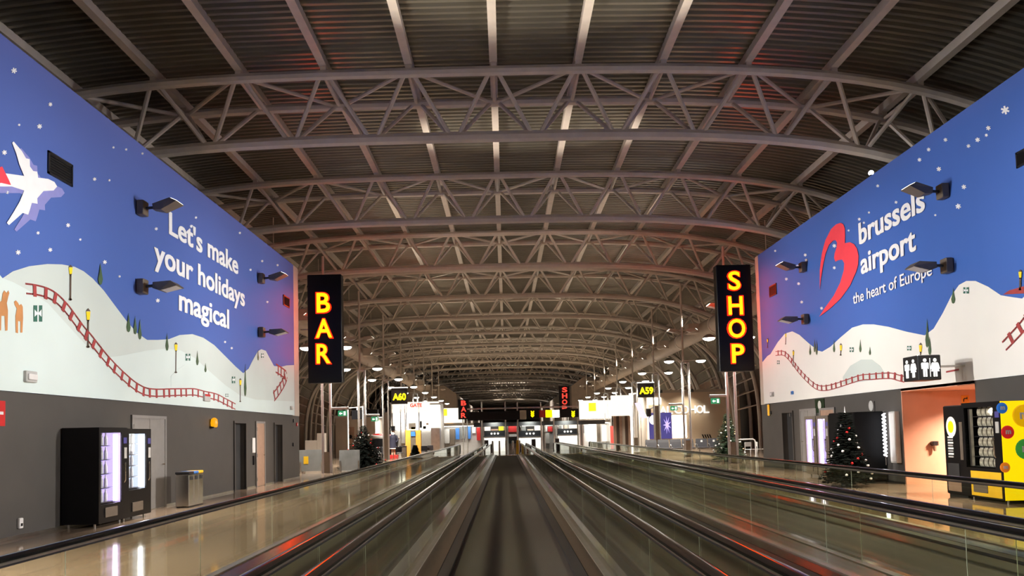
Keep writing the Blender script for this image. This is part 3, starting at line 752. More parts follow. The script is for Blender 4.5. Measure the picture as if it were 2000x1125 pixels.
for k, Y in enumerate((16.95, 25.35)):
    wall_light(XL, 1, Y, at_x(268, 408, XL).z if k == 0 else at_x(508, 547, XL).z, True, f'upper triangular lamp on the left mural {("above the word holidays start", "near its red lit far end")[k]}', PW)
    wall_light(XL, 1, Y, at_x(264, 559, XL).z if k == 0 else at_x(506, 650, XL).z, False, f'lower triangular lamp on the left mural {("left of the slogan", "near its red lit far end")[k]}', PW)
for k, (Y, v1, v2, u1) in enumerate(((17.6, 374, 522, 1852), (25.6, 522, 625, 1575))):
    Y = at_x(u1, v1, XR).y
    wall_light(XR, -1, Y, at_x(u1, v1, XR).z, True, f'upper triangular lamp on the right mural {("above the airport name", "near its pink lit far end")[k]}', PW)
    wall_light(XR, -1, Y, at_x(u1, v2, XR).z, False, f'lower triangular lamp on the right mural {("beside the airport motto", "near its pink lit far end")[k]}', PW)
for Y, st in ((8.6, 'one step nearer than the visible ones'), (0.3, 'level with the viewer'), (-8.0, 'behind the viewer')):
    for X, s, n in ((XL, 1, 'left'), (XR, -1, 'right')):
        wall_light(X, s, Y, 6.8, True, f'upper triangular lamp on the {n} mural {st}', PW)
        wall_light(X, s, Y, 5.0, False, f'lower triangular lamp on the {n} mural {st}', PW)

# =================================================================== BIG VERTICAL SIGNS
def pbox(b, u0, v0, u1, v1, Y, dep, bev=0.0):
    """box facing the camera side, front face at Y, covering the rectangle between two photo corners"""
    um, vm = (u0 + u1) / 2, (v0 + v1) / 2
    x0, x1 = at_y(u0, vm, Y).x, at_y(u1, vm, Y).x; z1, z0 = at_y(um, v0, Y).z, at_y(um, v1, Y).z
    (b.bbox(x0, x1, Y, Y + dep, z0, z1, bev) if bev else b.box(x0, x1, Y, Y + dep, z0, z1))
    return x0, x1, z0, z1
def big_sign(word, u0, v0, u1, v1, Y, boxes, lb, wallx):
    b = mb(); x0, x1, z0, z1 = pbox(b, u0, v0, u1, v1, Y, 0.4, 0.02)
    t = thing('lettered_sign', lb, 'sign', ((x0 + x1) / 2, Y, z0))
    b.build('sign_box', 'black', t)
    for ch, (a, c, d, e) in zip(word, boxes):
        p = at_y((a + d) / 2, (c + e) / 2, Y); wd = (d - a) / FPX * Y; ht = (e - c) / FPX * Y
        for yy, sgn, lo in ((Y, -1, 'letter'), (Y + 0.4, 1, 'letter')):
            bx = text_mb(ch, (p.x + sgn * wd / 2 * 1.1, yy, p.z - ht * 1.04 / 2), (-sgn, 0, 0), (0, 0, 1), (0, sgn, 0), wd * 1.1, ht * 1.04, 0.045, 0.03, True)
            o = bx.build(lo, 'neon_edge', t)
            bx = text_mb(ch, (p.x + sgn * wd * 0.94 / 2, yy + sgn * 0.045, p.z - ht * 0.95 / 2), (-sgn, 0, 0), (0, 0, 1), (0, sgn, 0), wd * 0.94, ht * 0.95, 0.012, 0.02, True)
            bx.build('letter_face', 'neon_face', o)
    s = -1 if wallx < x0 else 1
    xa = x0 if s < 0 else x1
    for f in (0.06, 0.5, 0.96):
        z = z0 + (z1 - z0) * f
        mb().tube([(xa - s * 0.02, Y + 0.25, z), (wallx + s * 0.02, Y + 0.25, z)], 0.035, 8).build('bracket', 'steel', t, True)
    return t
big_sign('BAR', 601, 536, 667.5, 748, 30.5, [(618, 571, 646, 612), (616, 622, 650, 661), (618, 671, 647, 711)], 'tall black sign spelling BAR in glowing orange letters beside the left mural', XL)
big_sign('SHOP', 1402, 517, 1470, 725, 30.5, [(1421, 529, 1446, 568), (1421, 578, 1451, 616), (1421, 622, 1456, 661), (1428, 671, 1454, 710)], 'tall black sign spelling SHOP in glowing orange letters beside the right mural', XR)

# =================================================================== LAMP MASTS
def exit_sign(t_x, z, Y, s, lb, w=0.55):
    t = thing('exit_sign', lb, 'exit sign', (t_x, Y, z))
    L = 0.75
    mb().bbox(t_x, t_x + s * L, Y - 0.09, Y + 0.09, z, z + 0.11, 0.01).build('bracket', 'offwhite', t)
    c = t_x + s * 0.48
    for dx in (-0.15, 0.15): mb().tube([(c + dx, Y, z), (c + dx, Y, z - 0.06)], 0.01, 6).build('hanger', 'alu', t)
    p = mb().bbox(c - 0.2, c + 0.2, Y - 0.03, Y + 0.03, z - 0.3, z - 0.05, 0.01).build('sign_panel', 'sign_green', t)
    for yy, sg in ((Y - 0.032, -1), (Y + 0.032, 1)):
        b = mb(); b.prism([(c - .15, yy, z - .18), (c - .08, yy, z - .11), (c - .08, yy, z - .155), (c + .0, yy, z - .155), (c + .0, yy, z - .205), (c - .08, yy, z - .205), (c - .08, yy, z - .25)], (0, sg * 0.004, 0)); b.build('arrow', 'sign_white', p)
        mb().box(c + 0.06, c + 0.15, yy, yy + sg * 0.004, z - 0.26, z - 0.09).build('door_symbol', 'sign_white', p)
MASTS = []
ordn = ['nearest', 'second', 'third', 'fourth', 'fifth', 'sixth', 'seventh', 'eighth']
def mast(X, k, side):
    Y = 33.5 + MOD * k
    t = thing('lamp_mast', f'{ordn[k]} tall twin post lamp mast in the {side} row with two round lamps', 'lamp mast', (X, Y, 0), 'twin post lamp masts')
    H = 5.35 if k else 5.6
    for dx in (-0.18, 0.18):
        b = mb().bbox(X + dx - 0.05, X + dx + 0.05, Y - 0.06, Y + 0.06, 0.0, H, 0.012); b.build('post', 'white', t)
    mb().box(X - 0.2, X + 0.2, Y - 0.05, Y + 0.05, H - 0.04, H + 0.05).build('post_cap', 'alu', t)
    hi = {0: 0.95, 1: 0.95, 2: 3.2}.get(k, 1.0)
    mb().box(X - 0.13, X + 0.13, Y - 0.045, Y + 0.045, 0.0, hi).build('infill_panel', 'taupe', t)
    mb().tube([(X - 0.1, Y + 0.03, H), (X - 0.1, Y + 0.03, min(9.9, vault_z(X, 1.7)))], 0.06, 8).build('upper_pole', 'steel', t, True)
    zl = H + 0.12
    mb().tube([(X - 0.85, Y, zl), (X + 0.85, Y, zl)], 0.022, 6).build('lamp_arm', 'steel', t, True)
    for dx in (-0.9, 0.9):
        h = mb().lathe([(0.04, 0.16), (0.1, 0.15), (0.27, 0.04), (0.3, -0.01), (0.29, -0.03)], (X + dx, Y, zl), 16).build('round_lamp', 'alu', t, True)
        WL[h] = WL[t]
        mb().lathe([(0.28, -0.02), (0.26, -0.07), (0.18, -0.12), (0.08, -0.145), (0.01, -0.15)], (X + dx, Y, zl), 16).build('lamp_lens', 'lamp_lens', h, True)
        if k < 8:
            lamp('down_beam', 'AREA', (X + dx, Y, zl - 0.17), MP * (0.45 if k == 0 else 1.0 if k < 4 else 1.6), (1.0, 0.93, 0.82), (X + dx, Y, 0), 0.45, parent=t)
    zw = 7.2
    mb().tube([(X - 0.6, Y, zw), (X + 0.4, Y, zw)], 0.02, 6).build('uplight_arm', 'steel', t, True)
    for s in (-1, 1):
        b = mb(); q = wedge_head(b, Vector((X - 0.1 + s * 0.25, Y, zw)), s, R(-4), 0.6); b.build('uplight_head', 'steel', t)
        b = mb(); b.add([q(.58, -.17, .015), q(.58, .17, .015), q(.46, .17, .1), q(.46, -.17, .1), q(.6, -.17, .02), q(.6, .17, .02), q(.48, .17, .105), q(.48, -.17, .105)], [(0, 3, 2, 1), (4, 5, 6, 7)])
        b.build('uplight_lens', 'uplight_lens', t)
    if k < 8:
        lamp('up_beam', 'SPOT', (X, Y, zw + 0.3), UPP, (1.0, 0.87, 0.72), (X * 0.25, Y, 12.2), 0.25, 80, 1.0, parent=t)
MP, UPP = 600, 900
for k in range(8):
    mast(-8.1, k, 'left'); mast(10.25, k, 'right')
exit_sign(-8.1 + 0.24, 2.85, 33.5, 1, 'green exit sign on a bracket from the mast under the BAR sign')
exit_sign(-8.1 + 0.24, 2.75, 41.8, 1, 'green exit sign on a bracket behind the left christmas tree')
exit_sign(10.25 - 0.24, 3.0, 33.5, -1, 'green exit sign on a bracket from the mast under the SHOP sign')
exit_sign(10.25 - 0.24, 2.95, 41.8, -1, 'green exit sign on a bracket in front of the white wall lettering')
def gate_sign(u0, v0, u1, v1, Y, txt, lb, postx, tx):
    b = mb(); x0, x1, z0, z1 = pbox(b, u0, v0, u1, v1, Y, 0.25, 0.01)
    t = thing('gate_sign', lb, 'gate sign', ((x0 + x1) / 2, Y, z0))
    b.build('sign_box', 'dark', t)
    mb().box(x0 - 0.03, x1 + 0.03, Y - 0.03, Y + 0.28, z1, z1 + 0.06).build('top_light', 'sign_white', t)
    a, c, d, e = tx; p = at_y(a, e, Y); q = at_y(d, e, Y)
    text_mb(txt, (p.x, Y, (p.z + q.z) / 2), (1, 0, 0), (0, 0, 1), (0, -1, 0), q.x - p.x, (e - c) / FPX * Y, 0.02, 0.035).build('gate_number', 'sign_yellow', t)
    for z in (z0 + 0.1, z1 - 0.1):
        xa = x0 if postx < x0 else x1
        mb().tube([(xa, Y + 0.12, z), (postx, Y + 0.12, z)], 0.03, 6).build('bracket', 'alu', t)
Y2 = 33.5 + 2 * MOD
gate_sign(764, 758, 795, 789, Y2 - 0.1, 'A60', 'black lit gate sign reading A60 in yellow on the left', -8.1 + 0.15, (767, 768, 793, 781))
gate_sign(1246.5, 748, 1277.5, 776, Y2 - 0.1, 'A59', 'black lit gate sign reading A59 in yellow on the right', 10.25 - 0.15, (1249, 756, 1276, 769))

# =================================================================== VENDING MACHINES
def bottle_proto():
    t = thing('drink_bottle', 'x', 'bottle', (0, 0, 0))
    mb().lathe([(0.03, 0), (0.033, 0.01), (0.033, 0.13), (0.026, 0.17), (0.013, 0.2), (0.013, 0.215)], n=10).build('bottle_body', M['bottle_lit'], t, True)
    mb().lathe([(0.015, 0.215), (0.015, 0.24), (0.002, 0.241)], n=10).build('bottle_cap', 'white', t, True)
    return t
M['bottle_lit'] = pm('lit_bottle_label', (0.8, 0.78, 0.85), 0.3, 0, 0.2, 9)
M['pack'] = pm('snack_wrapper', (0.75, 0.6, 0.45), 0.35, 0, 0.6, 12)
def pack_proto():
    t = thing('snack_pack', 'x', 'snack', (0, 0, 0))
    rs = []
    for z, w, d in ((0, .055, .004), (.02, .06, .02), (.08, .06, .03), (.14, .058, .02), (.165, .055, .004)):
        rs.append([(-d, -w, z), (d, -w, z), (d * 1.2, 0, z), (d, w, z), (-d, w, z), (-d * 1.2, 0, z)])
    mb().rings(rs).build('wrapper', 'pack', t, True)
    mb().box(-.004, .004, -.055, .055, .16, .18).build('sealed_edge', 'white', t)
    return t
BOT, PAK = bottle_proto(), pack_proto()
used = {}
def put(proto, loc, rz, label, group):
    if proto not in used:
        used[proto] = 1; o = proto; o.location = loc; o.rotation_euler.z = rz; WL[o] = Vector(loc); o['label'] = label; o['group'] = group; return o
    return dup(proto, loc, rz, label, group)
def vending(X, s, xf, xb, y0, y1, H, lb, item, item_label, item_group, led='led_white', glow='glow_white', rows=5, cols=4, base='black', low=0.42, frame='black', ctrl=0.17, litstrip=True):
    ctrl = ctrl
    """machine against a side wall; s = direction it faces along x; controls at the far end of the front"""
    t = thing('vending_machine', lb, 'vending machine', ((xf + xb) / 2, (y0 + y1) / 2, 0), 'vending machines')
    lo, hi = min(xf, xb), max(xf, xb)
    b = mb()
    b.box(xb, xf - s * 0.03, y0, y0 + 0.03, 0.07, H); b.box(xb, xf - s * 0.03, y1 - 0.03, y1, 0.07, H)
    b.box(xb, xb + s * 0.03, y0 + .03, y1 - .03, 0.07, H); b.box(xb + s * .03, xf - s * 0.03, y0 + .03, y1 - .03, H - 0.05, H); b.box(xb + s * .03, xf - s * 0.03, y0 + .03, y1 - .03, 0.07, 0.12)
    b.build('cabinet', base, t)
    for yy in (y0 + 0.08, y1 - 0.08):
        for xx in (xb + s * 0.1, xf - s * 0.12): mb().tube([(xx, yy, 0), (xx, yy, 0.08)], 0.02, 8).build('foot', 'alu', t, True)
    wy0, wy1, wz0, wz1 = y0 + 0.07, y1 - ctrl - 0.05, low, H - 0.1
    Yf = (lambda y: y) if s > 0 else (lambda y: y0 + y1 - y)
    b = mb()
    b.box(xf - s * .03, xf, Yf(y0), Yf(wy0), 0.07, H); b.box(xf - s * .03, xf, Yf(wy1), Yf(y1), 0.07, H); b.box(xf - s * .03, xf, Yf(wy0), Yf(wy1), wz1, H); b.box(xf - s * .03, xf, Yf(wy0), Yf(wy1), 0.07, wz0)
    d = b.build('door', frame, t); WL[d] = WL[t]
    mb().box(xf - s * .016, xf - s * .01, Yf(wy0), Yf(wy1), wz0, wz1).build('window_pane', 'glassclear', d)
    mb().box(xf, xf + s * .006, Yf(wy1 + 0.07), Yf(y1 - 0.03), H - 0.32, H - 0.2).build('display', 'advert_blue', d)
    mb().box(xf, xf + s * .012, Yf(wy1 + 0.08), Yf(y1 - 0.04), H - 0.62, H - 0.4).build('keypad', 'offwhite', d)
    mb().tube([(xf + s * .02, Yf(wy1 + 0.06), H - 0.75), (xf + s * .045, Yf(wy1 + 0.06), H - 0.7), (xf + s * .045, Yf(wy1 + 0.06), H - 1.05), (xf + s * .02, Yf(wy1 + 0.06), H - 1.1)], 0.012, 6).build('handle', 'chrome', d, True)
    mb().bbox(xf, xf + s * .02, Yf((wy0 + wy1) / 2 - 0.24), Yf((wy0 + wy1) / 2 + 0.2), 0.17, 0.36, 0.01).build('delivery_flap', 'taupe', d)
    b = mb().box(xb + s * .04, xb + s * .05, Yf(wy0), Yf(wy1), wz0, wz1); b.build('back_liner', glow, t)  # glow material makes the lining shine itself, standing in for LED light on it
    if glow != 'inside':
        ye = wy1 + .012 if s > 0 else wy0 - .02
        mb().box(xb + s * .06, xf - s * .035, Yf(ye), Yf(ye + .008), wz0, wz1).build('glow_side_liner', glow, t)  # side lining glows too: the strip's light is put into its colour
        if s < 0: mb().box(xb + s * .06, xf - s * .035, Yf(wy1 + .03), Yf(wy1 + .036), wz0, wz1).build('inner_wall', 'white', t)
    if litstrip:
        ly = wy1 - 0.07 if s > 0 else wy0 + 0.07
        b = mb().box(xf - s * .12, xf - s * .06, Yf(ly - .028), Yf(ly + .028), wz0 + 0.03, wz1 - 0.03); b.build('light_strip', led, t)
    dz = (wz1 - wz0) / rows
    for i in range(rows):
        z = wz0 + dz * i + 0.01
        sh = mb().box(xb + s * .1, xf - s * .13, Yf(wy0 + .01), Yf(wy1 - .01), z, z + 0.018); sh.build('shelf', 'dark', t)
        for j in range(cols):
            y = (wy0 + 0.09 if s > 0 else wy0 + 0.22) + (wy1 - wy0 - 0.32) * j / max(1, cols - 1)
            put(item, (xf - s * .2, Yf(y), z + 0.018), 0, item_label, item_group)
    return t
vending(XL, 1, -7.72, XL + 0.03, 14.05, 15.1, 1.9, 'nearer black drinks vending machine with lilac lit window at left wall', BOT, 'bottle on a shelf inside the nearer left vending machine', 'bottles in the nearer left machine', 'led_lilac', 'glow_lilac')
vending(XL, 1, -7.74, XL + 0.03, 15.14, 16.15, 1.88, 'farther black drinks vending machine with white lit window beside a door', BOT, 'bottle on a shelf inside the farther left vending machine', 'bottles in the farther left machine', 'led_white', 'glow_white', low=0.62)
vending(XR, -1, 9.62, XR - 0.03, 22.1, 22.95, 1.9, 'right vending machine of the lilac lit pair beside the dark christmas tree', BOT, 'bottle inside the right one of the lilac lit machines', 'bottles in the right lilac machine', 'led_lilac', 'glow_lilac', low=0.3, frame='taupe')
vending(XR, -1, 9.62, XR - 0.03, 23.0, 23.85, 1.9, 'left vending machine of the lilac lit pair next to the grey door', BOT, 'bottle inside the left one of the lilac lit machines', 'bottles in the left lilac machine', 'led_lilac', 'glow_lilac', low=0.3, frame='taupe')
snack = vending(XR, -1, 9.55, XR - 0.03, 14.3, 15.5, 1.99, 'snack vending machine with yellow candy advert side at the right edge', PAK, 'snack packet on a shelf inside the yellow sided machine', 'snacks in the yellow sided machine', 'alu', 'inside', rows=6, cols=5, low=0.66)
lamp('added_pack_light', 'AREA', (9.72, 14.8, 1.86), 7, (1, .97, .92), (9.9, 14.9, 1.0), 0.1, parent=snack)  # lamp added inside, without a fixture, to brighten the packs
mb().box(9.545, 9.56, 14.36, 15.3, 0.1, 0.6).build('yellow_lower_panel', 'yellow', snack)
# advert on the side that faces down the hall
ad = mb().box(9.56, XR - 0.03, 14.285, 14.3, 0.07, 1.985).build('advert_side', 'advert_yellow', snack); WL[ad] = WL[snack]
M['candy_blue'] = pm('candy_blue', (0.02, 0.16, 0.6), 0.25, 0, 0.1, em=(0.02, 0.16, 0.6), es=0.3)
M['candy_red'] = pm('candy_red', (0.7, 0.02, 0.02), 0.25, 0, 0.1, em=(0.7, 0.02, 0.02), es=0.3)
M['candy_green'] = pm('candy_green', (0.05, 0.35, 0.05), 0.25, 0, 0.1, em=(0.05, 0.35, 0.05), es=0.3)
M['candy_orange'] = pm('candy_orange', (0.9, 0.25, 0.02), 0.25, 0, 0.1, em=(0.9, 0.25, 0.02), es=0.3)
M['candy_yellow'] = pm('candy_yellow', (0.95, 0.55, 0.0), 0.25, 0, 0.1, em=(0.95, 0.5, 0.0), es=0.4)
for u, v, r, mt in ((1957, 797, 11, 'candy_blue'), (1968, 844, 13, 'candy_red'), (2003, 877, 20, 'candy_green'), (1963, 913, 10, 'candy_orange'), (1999, 812, 22, 'candy_yellow')):
    p = at_y(u, v, 14.285); rr = r / FPX * 14.285
    o = mb().add([], []).lathe([(rr * math.cos(a), 0.02 * math.sin(a)) for a in [R(10 * k) for k in range(0, 9)]] + [(0.001, 0.02)], (0, 0, 0), 20)
    o.v = [Vector((p.x + q.x, p.y - q.z, p.z + q.y)) for q in o.v]
    c = o.build('candy_print', mt, snack, True)
    text_mb('m', (p.x - rr * .4, 14.262, p.z - rr * .3), (1, 0, 0), (0, 0, 1), (0, -1, 0), rr * .8, rr * .6, 0.003, 0.04, True).build('candy_letter', 'white', c)
# coffee machine
t = thing('coffee_machine', 'narrow black hot drinks machine left of the snack machine', 'coffee machine', (10.0, 15.8, 0))
mb().bbox(9.63, XR - 0.03, 15.55, 16.3, 0.05, 1.96, 0.02).build('cabinet', 'black', t)
mb().box(9.66, XR - 0.06, 15.6, 16.25, 0.0, 0.05).build('plinth', 'dark', t)
b = mb().lathe([(0.17, 0.0), (0.17, 0.008), (0.001, 0.01)], (0, 0, 0), 24); b.v = [Vector((9.63 - q.z, 16.02 + q.x, 1.5 + q.y * 1.3)) for q in b.v]; b.build('cup_picture', 'lightbox_soft', t, True)
b = mb().lathe([(0.1, 0.01), (0.1, 0.013), (0.001, 0.014)], (0, 0, 0), 20); b.v = [Vector((9.63 - q.z, 16.02 + q.x, 1.5 + q.y * 1.3)) for q in b.v]; b.build('coffee_picture', 'advert_yellow', t, True)
for i in range(8): mb().box(9.622, 9.63, 15.98, 16.16, 0.84 + i * 0.06, 0.875 + i * 0.06).build('selection_button', 'lightbox_soft' if i % 2 else 'offwhite', t)
mb().box(9.615, 9.63, 15.62, 15.72, 0.8, 1.6).build('coin_panel', 'taupe', t)
mb().box(9.62, 9.63, 15.8, 16.2, 0.4, 0.72).build('cup_hatch', 'inside', t)
mb().box(9.622, 9.63, 15.76, 16.22, 0.12, 0.34).build('bean_picture', 'doorbrown', t)

# black machine, white light string and board behind the dark tree on the right wall
t = thing('photo_booth', 'large plain black booth behind the dark christmas tree at right wall', 'booth', (10.1, 20.9, 0))
mb().bbox(9.62, XR - 0.03, 20.45, 22.05, 0.04, 1.95, 0.02).build('booth_shell', M['matblack'], t)
mb().box(9.66, XR - 0.06, 20.5, 22.0, 0, 0.04).build('plinth', 'dark', t)
t = thing('light_spiral', 'glowing white twisted light column hung beside the black booth', 'light', (10.3, 20.2, 0.5))
pts = [(10.32 + 0.035 * math.cos(k * 0.9), 20.2 + 0.035 * math.sin(k * 0.9), 0.72 + k * 0.014) for k in range(84)]
mb().tube(pts, 0.02, 6).build('light_tube', 'led_white', t, True)
mb().tube([(10.32, 20.2, 0.48), (10.32, 20.2, 1.95)], 0.012, 6).build('core_rod', 'alu', t, True)
mb().box(10.3, XR, 20.185, 20.215, 1.93, 1.95).build('bracket', 'alu', t)
t = thing('wall_board', 'upright white board fixed to the grey wall right of the light column', 'board', (10.4, 19.9, 0.6))
mb().bbox(10.36, XR - 0.001, 19.72, 20.02, 0.55, 1.93, 0.01).build('board_panel', 'offwhite', t)
mb().box(10.35, 10.36, 19.74, 20.0, 0.6, 1.88).build('board_face', 'white', t)

# =================================================================== CHRISTMAS TREES
def xmas_tree(loc, H, Rb, mat, lb, cols, nb=26, seed=3):
    rnd = random.Random(seed)
    t = thing('christmas_tree', lb, 'christmas tree', loc)
    L = Vector(loc)
    b = mb().lathe([(0.001, 0), (Rb * .26, 0.0), (Rb * .3, 0.02), (Rb * .28, H * .1), (0.001, H * .1)], L, 14); b.build('pot', 'dark', t, True)
    mb().tube([L + Vector((0, 0, 0.02)), L + Vector((0, 0, H * .97))], [0.045, 0.008], 7).build('trunk', 'bark', t, True)
    b = mb()
    n = 30
    for i in range(n):
        f = i / (n - 1); z = H * (0.1 + 0.88 * f); r = Rb * (1 - f) ** 0.85 * (0.92 + 0.2 * rnd.random()) + 0.03
        m = max(5, int(17 * (1 - f) + 4))
        for j in range(m):
            a = 2 * math.pi * (j + rnd.random() * .8) / m; rr = r * (0.75 + 0.35 * rnd.random()); dr = -0.12 * rr - 0.02
            d = Vector((math.cos(a), math.sin(a), 0)); p0 = L + Vector((0, 0, z)); p1 = p0 + d * rr + Vector((0, 0, dr)); sd = Vector((-d.y, d.x, 0))
            # each branch: a spray of narrow needle tufts along a twig
            k = max(3, int(rr / 0.09))
            for q in range(k):
                u = (q + 0.6) / k; c = p0.lerp(p1, u); w = 0.05 + 0.05 * (1 - u) + 0.02 * rnd.random()
                for e in (-1, 1):
                    tip = c + d * (w * 1.3) + sd * e * w * 1.5 + Vector((0, 0, rnd.uniform(-.03, .03)))
                    b.add([c - d * .02, c + Vector((0, 0, .018)), c + d * .03 - Vector((0, 0, .012)), tip], [(0, 1, 3), (1, 2, 3), (2, 0, 3)])
            b.add([p1 - d * .05 + sd * .025, p1 - d * .05 - sd * .025, p1 - d * .04 + Vector((0, 0, .02)), p1 + d * .06], [(0, 1, 3), (1, 2, 3), (2, 0, 3)])
    b.build('foliage', mat, t)
    for i in range(nb):
        f = (i + rnd.random()) / nb * 0.9; z = H * (0.12 + 0.84 * f); r = Rb * (1 - f) ** 0.85 * 1.0 + .01; a = 2.4 * i + rnd.random()
        mb().ball(L + Vector((r * math.cos(a), r * math.sin(a), z - .08)), 0.036 * (H / 2.0), 10, 6).build('bauble', cols[i % len(cols)], t, True)
    mb().lathe([(0.001, -.05), (0.03, 0), (0.012, 0.06), (0.001, 0.2)], L + Vector((0, 0, H * .97)), 8).build('tree_topper', 'white', t, True)
    return t
M['bauble_red'] = pm('red_bauble', (0.6, 0.03, 0.03), 0.2, 0.2, 0.1)
M['bauble_white'] = pm('white_bauble', (0.85, 0.85, 0.85), 0.2, 0.0, 0.1)
M['bauble_gold'] = pm('gold_bauble', (0.8, 0.55, 0.3), 0.2, 0.3, 0.1)
xmas_tree((-6.9, 35.8, 0), 2.15, 1.2, 'greendark', 'dark christmas tree with sparse baubles in front of the left shops', ('bauble_red', 'bauble_white', 'bauble_red'), 34, 3)
xmas_tree((10.55, 35.2, 0), 2.3, 0.8, 'green', 'decorated green christmas tree at the foot of the SHOP sign mast', ('bauble_white', 'bauble_gold', 'bauble_white'), 46, 5)
xmas_tree((8.85, 19.3, 0), 1.95, 0.62, 'greendark', 'dark christmas tree with red and white baubles before the black booth', ('bauble_red', 'bauble_white', 'bauble_white'), 40, 8)
p = at_y(811, 884, 50.0); xmas_tree((p.x, 50.0, 0), 0.95, 0.42, 'greendark', 'small dark bushy christmas tree in front of the orange kiosk', ('bauble_red', 'bauble_gold'), 12, 11)

# =================================================================== SMALL THINGS ON THE LOWER WALLS
t = thing('recycling_bins', 'steel recycling bin station with blue and yellow lids by left wall', 'waste bin', (-8.1, 18.3, 0))
for i, (mt, lid) in enumerate((('chrome', 'dark'), ('chrome', 'blue'), ('chrome', 'yellow'))):
    y0 = 17.8 + i * 0.28
    bn = mb().bbox(-7.95, -7.62, y0, y0 + 0.27, 0.03, 0.8, 0.015).build('bin_body', mt, t); WL[bn] = WL[t]
    mb().bbox(-7.96, -7.61, y0, y0 + 0.27, 0.8, 0.86, 0.01).build('bin_lid', lid, bn)
    mb().box(-7.62, -7.615, y0 + 0.06, y0 + 0.21, 0.66, 0.74).build('slot', 'inside', bn)
mb().box(-7.93, -7.64, 17.82, 18.61, 0, 0.03).build('plinth', 'dark', t)
def wall_item(name, lb, cat, u0, v0, u1, v1, X, s, dep, mat, extra=None):
    a, c = at_x(u0, (v0 + v1) / 2, X), at_x(u1, (v0 + v1) / 2, X); z1 = at_x((u0 + u1) / 2, v0, X).z; z0 = at_x((u0 + u1) / 2, v1, X).z
    t = thing(name, lb, cat, (X, (a.y + c.y) / 2, z0))
    return t, min(a.y, c.y), max(a.y, c.y), z0, z1
def vent(lb, u0, v0, u1, v1, X, s):
    t, y0, y1, z0, z1 = wall_item('air_vent', lb, 'air vent', u0, v0, u1, v1, X, s, 0, None)
    x = X + s * 0.03
    mb().box(x, x + s * .01, y0, y1, z0, z1).build('vent_back', 'inside', t)
    b = mb(); f = 0.04; b.box(x, x + s * .03, y0, y0 + f, z0, z1); b.box(x, x + s * .03, y1 - f, y1, z0, z1); b.box(x, x + s * .03, y0, y1, z0, z0 + f); b.box(x, x + s * .03, y0, y1, z1 - f, z1)
    b.build('vent_frame', 'dark', t)
    n = 7
    for i in range(n):
        z = z0 + f + (z1 - z0 - 2 * f) * (i + .5) / n
        b = mb().add([(x + s * .01, y0 + f, z + .02), (x + s * .01, y1 - f, z + .02), (x + s * .028, y1 - f, z - .02), (x + s * .028, y0 + f, z - .02)], [(0, 1, 2, 3)]); b.add([p + Vector((0, 0, -.006)) for p in b.v[:4]], [(3, 2, 1, 0)])
        b.build('slat', 'dark', t)
vent('large dark air vent on the left mural right of the airplane', 89, 308, 137, 352, XL, 1)
vent('small dark air vent near the far red lit end of left mural', 551, 579, 563, 599, XL, 1)
vent('small dark air vent near the far pink lit end of right mural', 1505, 556, 1519, 578, XR, -1)
vent('dark air vent cut by the right picture edge on the right mural', 1989, 290, 2020, 322, XR, -1)
def emergency(lb, u, v, X, s, w=0.3, h=0.2):
    p = at_x(u, v, X); t = thing('emergency_light', lb, 'emergency light', (X + s * .03, p.y, p.z), 'emergency lights')
    mb().bbox(X + s * .03, X + s * .1, p.y - w / 2, p.y + w / 2, p.z - h / 2, p.z + h / 2, .01).build('housing', 'offwhite', t)
    mb().bbox(X + s * .1, X + s * .13, p.y - w * .4, p.y + w * .4, p.z - h * .3, p.z + h * .25, .01).build('diffuser', 'white', t)
emergency('white emergency light box low on the left mural near the picture edge', 52, 736, XL, 1)
emergency('small emergency light at the far low corner of the left mural', 566, 797, XL, 1, .22, .14)
emergency('round edged emergency light at the far low corner of right mural', 1511, 770, XR, -1, .3, .18)
p = at_x(399, 777, XL)
t = thing('control_box', 'grey and red control box under the toboggan track on the left mural', 'control box', (XL + .03, p.y, p.z))
mb().bbox(XL + .034, XL + .1, p.y - .2, p.y + .2, p.z - .1, p.z + .1, .01).build('box_body', 'offwhite', t); mb().box(XL + .1, XL + .105, p.y - .18, p.y + .18, p.z + .04, p.z + .1).build('red_label', 'red', t)
p = at_x(411, 826, XL)
t = thing('warning_beacon', 'amber warning beacon on the grey left wall under the mural', 'beacon', (XL, p.y, p.z))
mb().lathe([(.07, -.03), (.09, 0), (.1, .1), (.085, .2), (.04, .24), (.001, .25)], (XL + .11, p.y, p.z - .1), 14).build('beacon_lens', 'sign_amber', t, True)
mb().bbox(XL, XL + .14, p.y - .08, p.y + .08, p.z - .15, p.z - .1, .01).build('beacon_base', 'dark', t)
p = at_x(1503, 801, XR)
t = thing('warning_beacon', 'amber warning strip at the far end of the grey right wall', 'beacon', (XR, p.y, p.z))
mb().bbox(XR - .07, XR - .02, p.y - .06, p.y + .06, p.z - .22, p.z + .22, .02).build('beacon_lens', 'sign_amber', t); mb().box(XR - .02, XR, p.y - .08, p.y + .08, p.z - .24, p.z + .24).build('beacon_base', 'dark', t)
p = at_x(37, 1022, XL)
t = thing('power_socket', 'white power socket low on the grey left wall', 'socket', (XL, p.y, p.z))
mb().bbox(XL, XL + .05, p.y - .05, p.y + .05, p.z - .09, p.z + .09, .01).build('cover', 'white', t); mb().box(XL + .05, XL + .054, p.y - .025, p.y + .025, p.z - .05, p.z + .0).build('outlet', 'dark', t)
t, y0, y1, z0, z1 = wall_item('wall_sign', 'red fire equipment sign on the left wall at the picture edge', 'sign', -25, 782, 9, 832, XL, 1, 0, None)
mb().box(XL, XL + .012, y0, y1, z0, z1).build('sign_plate', 'red', t); zm = (z0 + z1) / 2
b = mb(); b.box(XL + .012, XL + .015, y0 + .05, y1 - .05, zm - .02, zm + .03); b.build('white_bar', 'white', t)
